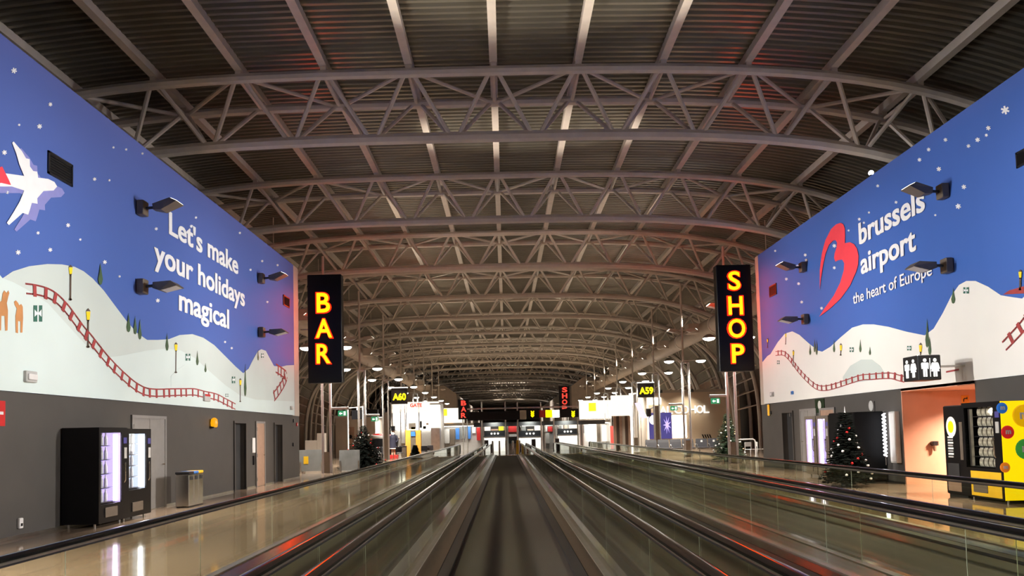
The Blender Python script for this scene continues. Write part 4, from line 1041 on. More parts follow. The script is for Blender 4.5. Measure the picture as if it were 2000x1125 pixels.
b = mb(); b.box(XL + .012, XL + .015, y0 + .2, y1 - .16, z0 + .1, zm - .1); b.build('symbol', 'white', t)
# column of small fittings near the grey wall ends
for lb, u, v, X, s in (('upper tiny dark fitting at the far end of the left grey wall', 573, 822, XL, 1), ('middle tiny dark fitting at the far end of the left grey wall', 572, 868, XL, 1), ('red call point at the far end of the left grey wall', 579, 829, XL, 1),
                       ('tiny dark switch left of the dark doorway on right wall', 1506, 806, XR, -1), ('tiny dark hinge box left of the grey right door', 1545, 810, XR, -1)):
    p = at_x(u, v, X); t = thing('wall_fitting', lb, 'wall fitting', (X, p.y, p.z)); r_ = 'red' in lb
    mb().bbox(X, X + s * .05, p.y - .06, p.y + .06, p.z - .07, p.z + .07, .01).build('fitting_body', 'red' if r_ else 'dark', t); mb().box(X + s * .05, X + s * .055, p.y - .03, p.y + .03, p.z - .03, p.z + .03).build('button', 'white' if r_ else 'taupe', t)
p = at_x(488 + 10, 858, XL)
t = thing('lift_panel', 'cream lift call panel beside the brown lift door on left wall', 'panel', (XL, 24.75, 1.4)); mb().bbox(XL, XL + .04, 24.62, 24.9, 1.15, 1.65, .01).build('panel_plate', 'white', t); mb().box(XL, XL + .05, 24.72, 24.82, .75, 1.05).build('call_button', 'dark', t)
for lb, u0, v0, u1, v1, m, m2 in (('dark green upright sign above the lilac lit machines', 1593, 779, 1611, 806, 'green', 'offwhite'), ('small grey round pictogram plate above the black booth', 1696, 784, 1709, 804, 'wallgrey', 'offwhite')):
    t, y0, y1, z0, z1 = wall_item('wall_sign', lb, 'sign', u0, v0, u1, v1, XR, -1, 0, None)
    mb().box(XR - .02, XR, y0, y1, z0, z1).build('sign_plate', m, t); b = mb(); ym, zm = (y0 + y1) / 2, (z0 + z1) / 2
    b.prism([(XR - .02, ym + .13 * math.cos(2 * math.pi * k / 14), zm + .02 + .15 * math.sin(2 * math.pi * k / 14)) for k in range(14)], (-.004, 0, 0)); b.build('symbol', m2, t)
p = at_x(1551, 767, XR); t = thing('wall_sensor', 'small dark blue sensor low on the far part of the right mural', 'sensor', (XR - .034, p.y, p.z))
mb().bbox(XR - .1, XR - .04, p.y - .07, p.y + .07, p.z - .06, p.z + .06, .01).build('sensor_body', 'blue', t); mb().box(XR - .105, XR - .1, p.y - .03, p.y + .03, p.z - .03, p.z + .03).build('sensor_eye', 'dark', t)
p = at_x(1702, 352, XR + .1); t = thing('roof_lamp', 'small lit lamp on the top edge of the right mural wall', 'lamp', (XR + .1, p.y, ZM1 + .02))
mb().box(XR + .05, XR + .15, p.y - .05, p.y + .05, ZM1 + .02, ZM1 + .1).build('lamp_base', 'dark', t); mb().ball((XR + .1, p.y, ZM1 + .16), .07, 12, 8).build('bulb', 'led_white', t, True)
# toilets sign box
t = thing('toilet_sign', 'black lightbox with white toilet figures under the right mural', 'sign', (9.5, 16.6, 3.1))
sx0, sx1, sz0, sz1 = at_y(1793, 718, 16.5).x, at_y(1838, 718, 16.5).x, at_y(1815, 742, 16.5).z, at_y(1815, 693, 16.5).z
yb = 16.5 + 0.62
mb().bbox(sx0, sx1, 16.5, yb, sz0, sz1, .012).build('sign_box', 'dark', t)
mb().box(sx1, XR - .03, 16.75, 16.9, sz0 + .3, sz0 + .34).build('bracket', 'alu', t)
def man(f, h, nd, woman=False):
    """white figure drawn in the local frame f(u, v) with height h"""
    b = mb(); b.prism([f(.11 * h * math.cos(a), h * .89 + .1 * h * math.sin(a)) for a in [2 * math.pi * k / 12 for k in range(12)]], nd)
    body = [(-.2, .76), (.2, .76), (.24, .7), (.22, .42), (.17, .42), (.15, .66), (.13, .4), (.12, 0), (.02, 0), (.02, .36), (-.02, .36), (-.02, 0), (-.12, 0), (-.13, .4), (-.15, .66), (-.17, .42), (-.22, .42), (-.24, .7)]
    if woman: body = [(-.17, .76), (.17, .76), (.22, .7), (.3, .42), (.24, .4), (.15, .62), (.26, .28), (.12, .28), (.12, 0), (.02, 0), (.02, .28), (-.02, .28), (-.02, 0), (-.12, 0), (-.12, .28), (-.26, .28), (-.15, .62), (-.24, .4), (-.3, .42), (-.22, .7)]
    b.prism([f(u * h, v * h) for u, v in body], nd); return b
hh = (sz1 - sz0) * .74; zz = sz0 + (sz1 - sz0) * .13; wd = sx1 - sx0
for i, wm in ((.3, False), (.74, True)):
    man(lambda u, v, c=sx0 + wd * i: Vector((c + u * .85, 16.498, zz + v)), hh, (0, -.006, 0), wm).build('figure', 'sign_white', t)
mb().box(sx0 + wd * .51, sx0 + wd * .535, 16.492, 16.499, zz, zz + hh).build('divider', 'sign_white', t)
for i, wm in ((.72, False), (.3, True)):
    man(lambda u, v, c=16.5 + .62 * i: Vector((sx0, c - u, zz + v)), hh, (-.006, 0, 0), wm).build('side_figure', 'sign_white', t)
t, y0, y1, z0, z1 = None, 0, 0, 0, 0
p = at_y(1885, 780, 19.57)
t = thing('wall_sign', 'small drinking water sign high on the salmon wall', 'sign', (p.x, 19.57, p.z)); w_ = 13 / FPX * 19.57 * .6
mb().bbox(p.x - w_, p.x + w_, 19.555, 19.57, p.z - w_, p.z + w_, .004).build('sign_plate', 'orange', t)
b = mb(); b.prism([(p.x + a * w_, 19.555, p.z + c * w_) for a, c in ((-.6, -.6), (-.6, 0), (-.3, .35), (.3, .35), (.3, .6), (.5, .6), (.5, 0), (.3, 0), (.3, .1), (-.2, .1), (-.35, -.1), (-.35, -.6))], (0, -.005, 0)); b.build('tap_symbol', 'dark', t)
p = at_y(1822, 866, 19.57)
t = thing('soap_dispenser', 'dark wall dispenser on the salmon wall', 'dispenser', (p.x, 19.5, p.z))
mb().bbox(p.x - .07, p.x + .07, 19.44, 19.57, p.z - .06, p.z + .06, .015).build('dispenser_body', 'dark', t); mb().bbox(p.x + .09, p.x + .12, 19.5, 19.57, p.z - .06, p.z + .06, .01).build('side_lever', 'chrome', t)
mb().tube([(p.x, 19.5, p.z - .06), (p.x, 19.49, p.z - .2)], [.05, .035], 10).build('cup', 'doorbrown', t, True)
d = lamp('recess_beam', 'AREA', (12.6, 18.2, 2.4), 300, (1.0, 0.8, 0.62), (12.3, 18.6, 0), 0.5)

# =================================================================== LEFT SIDE BEYOND THE MURAL
def frontbox(b, u0, v0, u1, v1, Y, dep, ground=False):
    um, vm = (u0 + u1) / 2, (v0 + v1) / 2
    x0, x1 = at_y(u0, vm, Y).x, at_y(u1, vm, Y).x; z1 = at_y(um, v0, Y).z; z0 = 0.0 if ground else at_y(um, v1, Y).z
    b.box(x0, x1, Y, Y + dep, z0, z1); return x0, x1, z0, z1
for i, (xa, xb) in enumerate(((-9.6, -8.5), (-7.75, -6.8))):
    t = thing('glass_screen', ('frosted glass screen left of the mast under the BAR sign', 'frosted glass screen right of the mast under the BAR sign')[i], 'screen', ((xa + xb) / 2, 34.4, 0), 'frosted glass screens')
    mb().box(xa, xb, 34.38, 34.41, 0.06, 1.0 if i else 1.05).build('glass_sheet', 'frost', t)
    for x in (xa + .06, xb - .06): mb().box(x - .03, x + .03, 34.36, 34.43, 0, 0.5).build('foot_clamp', 'alu', t)
    if not i: mb().box(xa + .2, xa + .42, 34.372, 34.379, 0.4, 0.75).build('yellow_sticker', 'sign_amber' if 0 else 'yellow', t)
t = thing('service_cabinet', 'stepped pale grey cabinet behind the frosted glass screen', 'cabinet', (-9.4, 38.5, 0))
b = mb(); frontbox(b, 596, 860, 619, 880, 38.2, .6, True); b.build('low_body', 'shopgrey', t)
b = mb(); frontbox(b, 619.2, 846, 632, 880, 38.2, .6, True); b.build('tall_body', 'shopgrey', t)
# monitor frame
t = thing('monitor_frame', 'white metal frame carrying a black monitor behind left christmas tree', 'frame', (-9.5, 44, 0))
xs = [at_y(680, 830, 44).x, at_y(709, 830, 44).x]; zt = at_y(694, 796, 44).z
for x in xs: mb().tube([(x, 44, 0), (x, 44, zt + .08)], .035, 8).build('frame_post', 'white', t, True)
mb().tube([(xs[0], 44, zt - .02), (xs[1], 44, zt + .02)], .03, 8).build('crossbar', 'white', t, True)
b = mb(); x0, x1, z0, z1 = frontbox(b, 687, 801, 707, 819, 43.9, .1); b.build('monitor', 'black', t)
mb().tube([((x0 + x1) / 2, 44, z1 - .02), ((x0 + x1) / 2, 44, zt)], .03, 6).build('monitor_arm', 'white', t)
for x in xs: mb().box(x - .15, x + .15, 43.85, 44.15, 0, .03).build('base_plate', 'alu', t)
# pale kiosk wall
t = thing('kiosk_building', 'pale grey kiosk building with door and round black sign at left', 'building', (-13, 60, 0))
b = mb(); x0, x1, z0, z1 = frontbox(b, 655, 816, 733, 870, 58, 4, True); b.build('wall', 'shopgrey', t)
d = mb().box(at_y(679, 840, 58).x, at_y(692, 840, 58).x, 57.95, 58, 0, at_y(686, 834, 58).z).build('door', 'doorbrown', t)
mb().tube([(at_y(684.5, 853, 57.94).x, 57.85, at_y(684.5, 853, 57.94).z), (at_y(684.5, 853, 57.94).x, 57.94, at_y(684.5, 853, 57.94).z)], .15, 16).build('round_sign', 'black', t, True)
mb().box(x0 - .1, x1 + .1, 57.9, 62, z1, z1 + .15).build('roof_edge', 'offwhite', t)
for i, (u0, v0, u1, v1, lb) in enumerate(((716, 800, 738, 814, 'left one of two black hanging screens left of gate A60 mast'), (739, 798, 751, 814, 'right one of two black hanging screens left of gate A60 mast'))):
    b = mb(); x0, x1, z0, z1 = frontbox(b, u0, v0, u1, v1, 56, .15)
    t = thing('hanging_screen', lb, 'screen', ((x0 + x1) / 2, 56, z0), 'hanging screens'); b.build('screen_panel', 'black', t)
    for x in (x0 + .15, x1 - .15): mb().tube([(x, 56.07, z1), (x, 56.07, 7.15)], .02, 6).build('hanger', 'steel', t)
# sleigh shaped stand
t = thing('round_counter', 'round black counter with white rim and red top in left shop', 'counter', (-8.2, 54, 0))
cx, cz = at_y(750, 853, 54).x, at_y(750, 856, 54).z
b = mb().lathe([(.7, 0), (.85, .05), (1.0, cz - .05), (.8, cz)], (0, 0, 0), 24); b.v = [Vector((cx + q.x, 54.5 + q.y * .6, q.z)) for q in b.v]; b.build('base', 'black', t, True)
b = mb().lathe([(.9, cz - .06), (1.08, cz + .08), (1.12, cz + .16), (1.0, cz + .17), (.95, cz + .1), (.9, cz)], (0, 0, 0), 28); b.v = [Vector((cx + q.x, 54.5 + q.y * .6, q.z + .12 * -(q.x))) for q in b.v]; b.build('rim', 'white', t, True)
b = mb().lathe([(.93, cz + .02), (.9, cz + .22), (.5, cz + .3), (.01, cz + .3)], (0, 0, 0), 24); b.v = [Vector((cx + q.x, 54.5 + q.y * .6, q.z + .12 * -(q.x))) for q in b.v]; b.build('red_top', 'red', t, True)
# figure with top hat
fx = at_y(767.5, 830, 53).x; zb = at_y(767.5, 858, 53).z
t = thing('decorative_figure', 'bearded figure in black top hat and dark blue coat at left shop', 'figure', (fx, 53, 0))
M['navy'] = pm('navy_cloth', (0.006, 0.006, 0.02), 0.8, 0, 0.2); M['skin'] = pm('skin_tone', (0.6, 0.36, 0.25), 0.6, 0, 0.08)
s_ = 1.0
mb().lathe([(.12, 0), (.16, .02), (.14, .4), (.2, .85), (.23, 1.1), (.22, 1.3), (.1, 1.46), (.08, 1.5), (.11, 1.58), (.115, 1.68), (.08, 1.76), (.01, 1.78)], (fx, 53, 0.25), 16).build('body', 'skin', t, True)
b = mb().lathe([(.34, .5), (.27, .85), (.25, 1.15), (.24, 1.34), (.12, 1.48)], (fx, 53, .25), 16); b.build('coat', 'navy', t, True)
for s in (-1, 1):
    mb().tube([(fx + s * .22, 53, 1.62), (fx + s * .36, 52.9, 1.3), (fx + s * .25, 52.7, 1.12)], [.075, .06, .05], 8).build('sleeve', 'navy', t, True)
mb().lathe([(.02, 1.2), (.1, 1.4), (.13, 1.55), (.09, 1.63)], (fx, 52.96, .25), 12).build('beard', 'white', t, True)
mb().lathe([(.24, 1.72), (.24, 1.745), (.14, 1.75), (.15, 2.05), (.001, 2.06)], (fx, 53, .25), 16).build('top_hat', 'black', t, True)
mb().lathe([(.38, 0.0), (.4, .2), (.38, .25), (.001, .26)], (fx, 53, 0), 16).build('stand', 'red', t, True)
# gate shop with lit fascia
t = thing('gate_shop', 'brightly lit white gate shop with red lettering on its fascia', 'shop', (-7, 64, 0))
b = mb(); x0, x1, z0, z1 = frontbox(b, 765, 785, 858, 806, 62, .3); b.build('fascia', 'lightbox_soft', t)  # board made to glow so that it looks brightly lit
p, q = at_y(801, 795, 62), at_y(824, 795, 62)
text_mb('GATE', (p.x, 62, p.z), (1, 0, 0), (0, 0, 1), (0, -1, 0), q.x - p.x, 7 / FPX * 62, .03, .04).build('fascia_lettering', 'sign_red', t)
b = mb(); frontbox(b, 768, 806.5, 858, 840, 66, .2); b.build('glow_back_wall', 'lightbox', t)  # glowing sheet stands in for light on the back wall
mb().box(x0, x1, 66.2, 66.4, 0, z1).build('back_wall', 'white', t)
mb().box(x0 - .1, x0, 62, 66.4, 0, z1).build('side_wall', 'white', t)
mb().box(x0, x1, 62.3, 66.4, z1 - .1, z1).build('shop_ceiling', 'white', t)
for k in range(4):
    x = x0 + (x1 - x0) * (k + .5) / 4; mb().box(x - .25, x + .25, 63.5, 65, z1 - .13, z1 - .1).build('ceiling_light', 'lightbox', t)
for u in (766, 793, 818, 858): x = at_y(u, 800, 62).x; mb().box(x - .05, x + .05, 62, 62.1, 0, z1).build('front_post', 'alu', t)
for u0, v0, u1, v1, m in ((798, 826, 812, 838, 'shopgrey'), (818, 822, 824, 836, 'dark'), (803, 834, 811, 839, 'yellow'), (826, 832, 832, 838, 'black'), (832, 826, 837, 830, 'doorbrown')):
    b = mb(); frontbox(b, u0, v0, u1, v1, 65.8, .1); b.build('wall_picture', m, t)
t = thing('shop_tower', 'tall cream lit tower with steel lower half at the left shop', 'tower', (-5.9, 61, 0))
b = mb(); x0, x1, z0, z1 = frontbox(b, 841, 790, 858, 836, 60.5, 1.2); b.build('lit_panel', 'lightbox_soft', t)
mb().box(x0, x1, 60.5, 61.7, 0, z0).build('steel_base', 'alu', t)
mb().box(x0 - .04, x1 + .04, 60.45, 61.75, z1, z1 + .1).build('top_edge', 'white', t)
t = thing('orange_kiosk', 'orange double kiosk with grey centre and blue sign at left', 'kiosk', (-6.4, 52, 0))
for u0, u1, m, nm in ((792, 802, 'orange', 'side_panel'), (802.2, 811.8, 'taupe', 'centre_panel'), (812, 822, 'orange', 'side_panel')):
    b = mb(); x0, x1, z0, z1 = frontbox(b, u0, 840, u1, 880, 52, .4, True); o = b.build(nm, m, t); WL[o] = WL[t]
    if nm == 'centre_panel':
        b = mb(); frontbox(b, 802.5, 843, 811, 852, 51.96, .04); b.build('blue_sign', 'blue', o)
# chairs and tables of the cafe area
def chair_proto():
    t = thing('cafe_chair', 'x', 'chair', (0, 0, 0))
    mb().bbox(-.22, .22, -.2, .22, .43, .47, .015).build('seat', 'seat', t); mb().bbox(-.22, .22, .2, .24, .5, .86, .015).build('backrest', 'seat', t)
    for sx in (-1, 1):
        for sy in (-1, 1): mb().tube([(sx * .19, sy * .18, .43), (sx * .21, sy * .21, 0)], .014, 6).build('leg', 'white', t, True)
        mb().tube([(sx * .2, .22, .43), (sx * .2, .22, .6)], .012, 6).build('back_post', 'white', t, True)
    return t
CH = chair_proto()
for i, (u, Y, rz, lb) in enumerate(((738, 50, .3, 'grey cafe chair just right of the left christmas tree'), (747, 50.5, -.4, 'grey cafe chair beside the infilled twin post mast at left'), (781, 49.6, .5, 'grey cafe chair right of the infilled twin post mast'), (788, 54.2, 2.8, 'grey cafe chair between mast and orange kiosk'), (829, 51, .2, 'cafe chair right of the orange kiosk'), (838, 53, -.3, 'cafe chair in front of the steel tower base'))):
    put(CH, (at_y(u, 880, Y).x, Y, 0), rz, lb, 'cafe chairs at left')
for i, (u, Y, lb) in enumerate(((768, 51.2, 'white cafe table behind the infilled mast at left'), (831, 54.5, 'white cafe table right of the orange kiosk'))):
    x = at_y(u, 870, Y).x; t = thing('cafe_table', lb, 'table', (x, Y, 0), 'cafe tables')
    mb().lathe([(.38, .71), (.39, .725), (.38, .74), (.001, .741)], (x, Y, 0), 18).build('tabletop', 'white', t, True); mb().tube([(x, Y, .02), (x, Y, .71)], .03, 8).build('table_leg', 'alu', t, True); mb().lathe([(.25, 0), (.25, .015), (.03, .03)], (x, Y, 0), 14).build('foot', 'alu', t, True)
t = thing('litter_bin', 'dark grey upright bin between the cafe and the orange kiosk', 'waste bin', (-6.3, 51, 0)); x = at_y(789.5, 872, 51).x
mb().bbox(x - .14, x + .14, 51, 51.3, 0.02, .85, .02).build('bin_body', 'taupe', t); mb().bbox(x - .15, x + .15, 50.99, 51.31, .85, .9, .01).build('bin_lid', 'dark', t); mb().box(x - .1, x + .1, 51.05, 51.25, 0, .02).build('foot', 'dark', t)
t = thing('glass_counter', 'low glass counter behind the left christmas tree', 'counter', (-8.8, 43, 0)); xa, xb = at_y(667, 870, 43).x, at_y(693, 870, 43).x
mb().box(xa, xb, 43, 43.7, .05, .75).build('counter_body', 'frost', t); mb().box(xa - .04, xb + .04, 42.96, 43.74, .75, .8).build('counter_top', 'white', t); mb().box(xa + .05, xb - .05, 43.05, 43.65, 0, .05).build('plinth', 'dark', t)

# =================================================================== RIGHT SIDE BEYOND THE MURAL
t = thing('liquor_shop', 'grey clad shop block with white ALCOHOL lettering on the right', 'shop', (14, 56, 0))
b = mb(); x0, x1, z0, z1 = frontbox(b, 1263, 766, 1446, 880, 56, .3, True); M['liquor'] = pm('brightened_shop_cladding', (0.78, 0.64, 0.48), 0.55, 0, 0.05, 1); b.build('front_wall', 'liquor', t)  # paler, warmer copy of the cladding: missing light put into the colour
mb().box(x1 - .3, x1, 56.3, 61.5, 0, z1).build('side_wall', 'shopgrey', t); mb().box(x0, x1, 56, 61.5, z1, z1 + .2).build('roof_slab', 'shopgrey', t); mb().box(x0, x0 + .3, 56.3, 61.5, 0, z1).build('side_wall', 'shopgrey', t)
p, q = at_y(1288, 808.5, 56), at_y(1388, 807, 56)
word = 'ALCOHOL'; n = len(word); wx = (q.x - p.x) / n
for i, ch in enumerate(word):
    text_mb(ch, (p.x + wx * i + wx * .06, 56, p.z), (1, 0, 0), (0, 0, 1), (0, -1, 0), wx * (.72 if ch == 'L' else .92), 15.5 / FPX * 56, .08, .0).build('letter', 'sign_white', t)
b = mb(); frontbox(b, 1313, 811, 1341, 855, 55.96, .05); b.build('lit_window', 'lightbox', t)
b = mb(); frontbox(b, 1264, 777, 1291, 790, 55.96, .05); b.build('lit_fascia', 'lightbox', t)
b = mb(); frontbox(b, 1264, 791, 1268, 870, 55.96, .05); b.build('lit_entrance', 'lightbox_soft', t)
b = mb(); frontbox(b, 1268, 806, 1312, 857, 55.9, .06); o = b.build('navy_poster', 'advert_blue', t); WL[o] = WL[t]
p = at_y(1276, 820, 55.88); b = mb(); b.prism([(p.x + .31 * math.cos(2 * math.pi * k / 24), 55.895, p.z + .36 * math.sin(2 * math.pi * k / 24)) for k in range(24)], (0, -.01, 0)); b.build('white_disc', 'sign_white', o)
p = at_y(1303, 830, 55.88); b = mb()
b.prism([(p.x + (.32 if k % 2 else .1) * math.cos(2 * math.pi * k / 18), 55.895, p.z + (.7 if k % 2 else .2) * math.sin(2 * math.pi * k / 18)) for k in range(18)], (0, -.008, 0)); b.build('splash_picture', 'glow_lilac', o)
for k in range(4):
    b = mb(); u = 1371 + 4.6 * k; c = [at_y(u, 848.5, 55.95), at_y(u + 2.2, 848.5, 55.95), at_y(u + 5.2, 855.5, 55.95), at_y(u + 3, 855.5, 55.95)]
    b.prism(c, (0, .05, 0)); b.build('slanted_bar', 'black', t)
for x in (11.6, 13.9):  # arm spots added to brighten the dull front wall
    mb().tube([(x, 56.0, z1 - .1), (x, 54.9, z1 + .15), (x, 54.7, z1 + .12)], .025, 6).build('added_spot_arm', 'dark', t, True)
    mb().tube([(x, 54.72, z1 + .15), (x, 54.8, z1 - .02)], [.07, .1], 12).build('added_spot_head', 'dark', t, True)
    lamp('added_wall_spot', 'SPOT', (x, 54.85, z1 - .06), 170, (1.0, 0.86, 0.66), (x - .5, 56.0, 1.6), .06, 120, 1.0, parent=t)
# striped screen on an arm
t = thing('striped_screen', 'tilted screen with lilac and white stripes on an arm at gate A59', 'screen', (8.8, 51, 3))
c = [at_y(1239.5, 787.5, 49.6), at_y(1250.5, 785.5, 49.6), at_y(1264, 816, 49.6), at_y(1253, 817.5, 49.6)]
b = mb(); b.prism(c, (0.05, .12, 0)); o = b.build('screen_panel', 'lightbox_soft', t); WL[o] = WL[t]
for k in range(4):
    f0, f1 = (k + .25) / 4.2, (k + .7) / 4.2
    a = [c[0].lerp(c[1], f0), c[0].lerp(c[1], f1), c[3].lerp(c[2], f1), c[3].lerp(c[2], f0)]
    b = mb(); b.prism([q + Vector((0, -.012, 0)) for q in a], (0, .01, 0)); b.build('stripe', 'glow_lilac', o)
p = at_y(1263, 805, 49.7); mb().bbox(p.x - .02, p.x + .3, 49.68, 49.95, p.z - .3, p.z + .25, .03).build('screen_housing', 'dark', t)
mb().tube([(p.x + .2, 49.9, p.z + .2), (p.x + .45, 50.0, p.z + .3), (10.25 - .24, 50.1, p.z + .3)], .035, 6).build('swing_arm', 'dark', t, True)
# boutique with brown slats
t = thing('boutique', 'right boutique with brown upright panels and warm lit fascia', 'shop', (10, 66, 0))
b = mb(); x0, x1, z0, z1 = frontbox(b, 1194, 772, 1232, 812, 64, .3); b.build('fascia', 'lightbox_soft', t)
cols_ = ('doorbrown', 'vault', 'doorbrown', 'shopgrey', 'vault', 'doorbrown')
for k in range(6):
    ua = 1199 + 5.6 * k; b = mb(); frontbox(b, ua, 812.4, ua + 5.2, 880, 64.05, .25, True); b.build('upright_panel', cols_[k], t)
mb().box(x0, x1, 64.3, 65.8, z1 - .1, z1).build('roof_slab', 'shopgrey', t)
b = mb(); frontbox(b, 1232.3, 768, 1246, 880, 64, .6, True); b.build('lit_corner_column', 'lightbox', t)
b = mb(); frontbox(b, 1246.2, 775, 1262, 880, 64.1, .4, True); b.build('lit_entrance', 'lightbox_soft', t)
b = mb(); frontbox(b, 1246.2, 776, 1262, 790, 64.05, .04); b.build('lit_fascia', 'lightbox', t)
t = thing('red_banner', 'narrow red upright banner on a stand before the boutique', 'banner', (8.6, 60, 0)); x = at_y(1195, 850, 60).x
mb().box(x - .12, x + .12, 60, 60.04, .1, at_y(1195, 832, 60).z).build('banner_cloth', 'sign_red', t); mb().box(x - .2, x + .2, 59.9, 60.15, 0, .1).build('stand_foot', 'dark', t)
# waiting benches: seats on a shared beam
def bench(us, Y, lb, sticker=False):
    xs = [at_y(u, 868, Y).x for u in us]
    t = thing('waiting_bench', lb, 'bench', (sum(xs) / len(xs), Y, 0))
    w_ = (xs[1] - xs[0]) * .46
    for x in xs:
        b = mb(); b.v = []; b.bbox(x - w_, x + w_, Y - .3, Y + .2, .4, .47, .03); b.build('seat', 'seat', t)
        b = mb(); b.rings([[(x - w_, Y + .16, .47), (x + w_, Y + .16, .47), (x + w_, Y + .24, .47), (x - w_, Y + .24, .47)], [(x - w_, Y + .22, .8), (x + w_, Y + .22, .8), (x + w_, Y + .28, .8), (x - w_, Y + .28, .8)], [(x - w_ * .95, Y + .26, .97), (x + w_ * .95, Y + .26, .97), (x + w_ * .95, Y + .3, .97), (x - w_ * .95, Y + .3, .97)]])
        o = b.build('backrest', 'seat', t); WL[o] = WL[t]
        if sticker: mb().box(x - .06, x + .06, Y + .195, Y + .21, .76, .88).build('sticker', 'white', o)
    e = [xs[0] - w_ * 1.08] + [(p + q) / 2 for p, q in zip(xs, xs[1:])] + [xs[-1] + w_ * 1.08]
    for x in e:
        mb().tube([(x, Y + .1, .36), (x, Y - .22, .36), (x, Y - .24, .55), (x, Y - .2, .64), (x, Y + .14, .66)], .022, 6).build('armrest', 'alu', t, True)
    mb().box(e[0], e[-1], Y - .04, Y + .04, .31, .39).build('beam', 'alu', t)
    for x in (e[0] + .2, e[-1] - .2): mb().tube([(x, Y - .34, .02), (x, Y - .1, .07), (x, Y, .32)], .03, 6).build('leg', 'alu', t, True); mb().tube([(x, Y + .34, .02), (x, Y + .1, .07), (x, Y, .32)], .03, 6).build('leg', 'alu', t, True)
bench((1273, 1297, 1321, 1345), 45.6, 'row of four grey waiting seats before the navy poster')
bench((1372, 1396), 45.6, 'pair of grey waiting seats with white stickers left of the right christmas tree', True)

# railing and white chairs
t = thing('tube_railing', 'white tube railing right of the right christmas tree', 'railing', (12, 36, 0))
xa, xb = at_y(1441, 858, 36.5).x, at_y(1475, 858, 36.5).x; zr = at_y(1458, 858, 36.5).z
mb().tube([(xa, 36.5, zr), (xb - .12, 36.5, zr), (xb - .03, 36.5, zr - .05), (xb, 36.5, zr - .16), (xb, 36.5, 0)], .035, 8).build('top_rail', 'white', t, True)
mb().tube([(xa + .03, 36.5, zr), (xa + .03, 36.5, 0)], .03, 8).build('rail_post', 'alu', t, True)
def wchair():
    t = thing('white_chair', 'x', 'chair', (0, 0, 0))
    mb().bbox(-.21, .21, -.21, .21, .42, .45, .01).build('seat', 'white', t)
    mb().bbox(-.21, .21, .19, .22, .58, .82, .01).build('backrest', 'white', t)
    for sx in (-1, 1):
        mb().tube([(sx * .2, -.2, .43), (sx * .23, -.25, 0)], .02, 6).build('leg', 'white', t, True); mb().tube([(sx * .2, .2, .8), (sx * .2, .2, .43), (sx * .23, .28, 0)], .02, 6).build('leg', 'white', t, True)
    return t
WC = wchair()
for i, (u, lb) in enumerate(((1466, 'white chair behind the white tube railing'), (1486, 'white chair at the far corner of the right mural wall'))):
    put(WC, (at_y(u, 870, 39).x, 39, 0), .4 + i, lb, 'white chairs')

# =================================================================== FAR END
YG = 64.0
t = thing('sign_gantry', 'wide black overhead sign gantry at the far end with yellow arrows', 'sign gantry', (0.5, YG, 0))
def gpan(u0, v0, u1, v1, m, nm, dY=0.0, dep=.3, par=None):
    b = mb(); r = frontbox(b, u0, v0, u1, v1, YG + dY, dep); return b.build(nm, m, par or t), r
gpan(913, 803.5, 1015, 820.5, 'black', 'sign_board'); gpan(1015.4, 801, 1028, 819, 'shopgrey', 'blank_panel')
br1, _ = gpan(1028.4, 798, 1053, 817, 'black', 'sign_board'); gpan(1053.2, 801, 1065.6, 815, 'red', 'red_panel'); gpan(1066, 801, 1079, 815, 'sign_yellow', 'yellow_panel'); gpan(1079.4, 801, 1092.5, 815, 'lightbox', 'white_panel'); br2, _ = gpan(1093, 798.5, 1130, 815, 'black', 'sign_board')
gpan(925, 823, 1182, 831, 'dark', 'lower_beam', 2.0)
for u, par in ((1040, br1), (1119.5, br2)):
    for k in range(3):
        v = 802 + 4 * k; c = [at_y(a, q, YG - .02) for a, q in ((u - 3.2, v), (u, v + 2.2), (u + 3.2, v), (u + 3.2, v + 2.6), (u, v + 5.2), (u - 3.2, v + 2.6))]
        b = mb(); b.prism(c, (0, .02, 0)); b.build('down_arrow', 'sign_yellow', par)
for u in (942, 988, 1012, 1058, 1083, 1130):
    p = at_y(u, 860, YG + .15); mb().tube([(p.x, YG + .5, 0), (p.x, YG + .5, at_y(u, 785, YG).z)], .06, 8).build('gantry_post', 'alu', t, True)
mb().box(at_y(912, 802, YG).x, at_y(1131, 802, YG).x, YG + .42, YG + .58, at_y(1015, 797.5, YG).z, at_y(1015, 796, YG).z + .05).build('top_beam', 'alu', t)
for u in (965, 1036, 1110):
    p = at_y(u, 850, 64.5); lamp('desk_beam', 'AREA', (p.x, 64.6, 2.7), 90, (0.95, 1.0, 0.92), (p.x, 66.2, 0.6), 0.8, parent=t)
# three transfer desks
for i, (u0, u1, v0, lb) in enumerate(((946, 987, 853, 'left pale service desk below the black gantry'), (1014, 1058, 853, 'middle pale service desk below the black gantry'), (1090, 1130, 849, 'right bright white service desk below the black gantry'))):
    b = mb(); x0, x1, z0, z1 = frontbox(b, u0, v0, u1, 880, 66, .8, True)
    t = thing('service_desk', lb, 'desk', ((x0 + x1) / 2, 66.4, 0), 'service desks'); b.build('desk_body', ('frost', 'frost', 'white')[i] if 0 else 'white', t)
    mb().box(x0 - .06, x1 + .06, 65.9, 66.9, z1, z1 + .08).build('desk_top', 'dark', t)
    mb().box(x0, x1, 66.3, 66.36, z1 + .08, z1 + .55).build('black_upstand', 'black', t)
    for k, u in enumerate((.35, .5, .66)):
        b = mb().ball((x0 + (x1 - x0) * u, 66.26, z1 + .28), .09, 12, 8); b.build('round_symbol', 'sign_white', t, True)
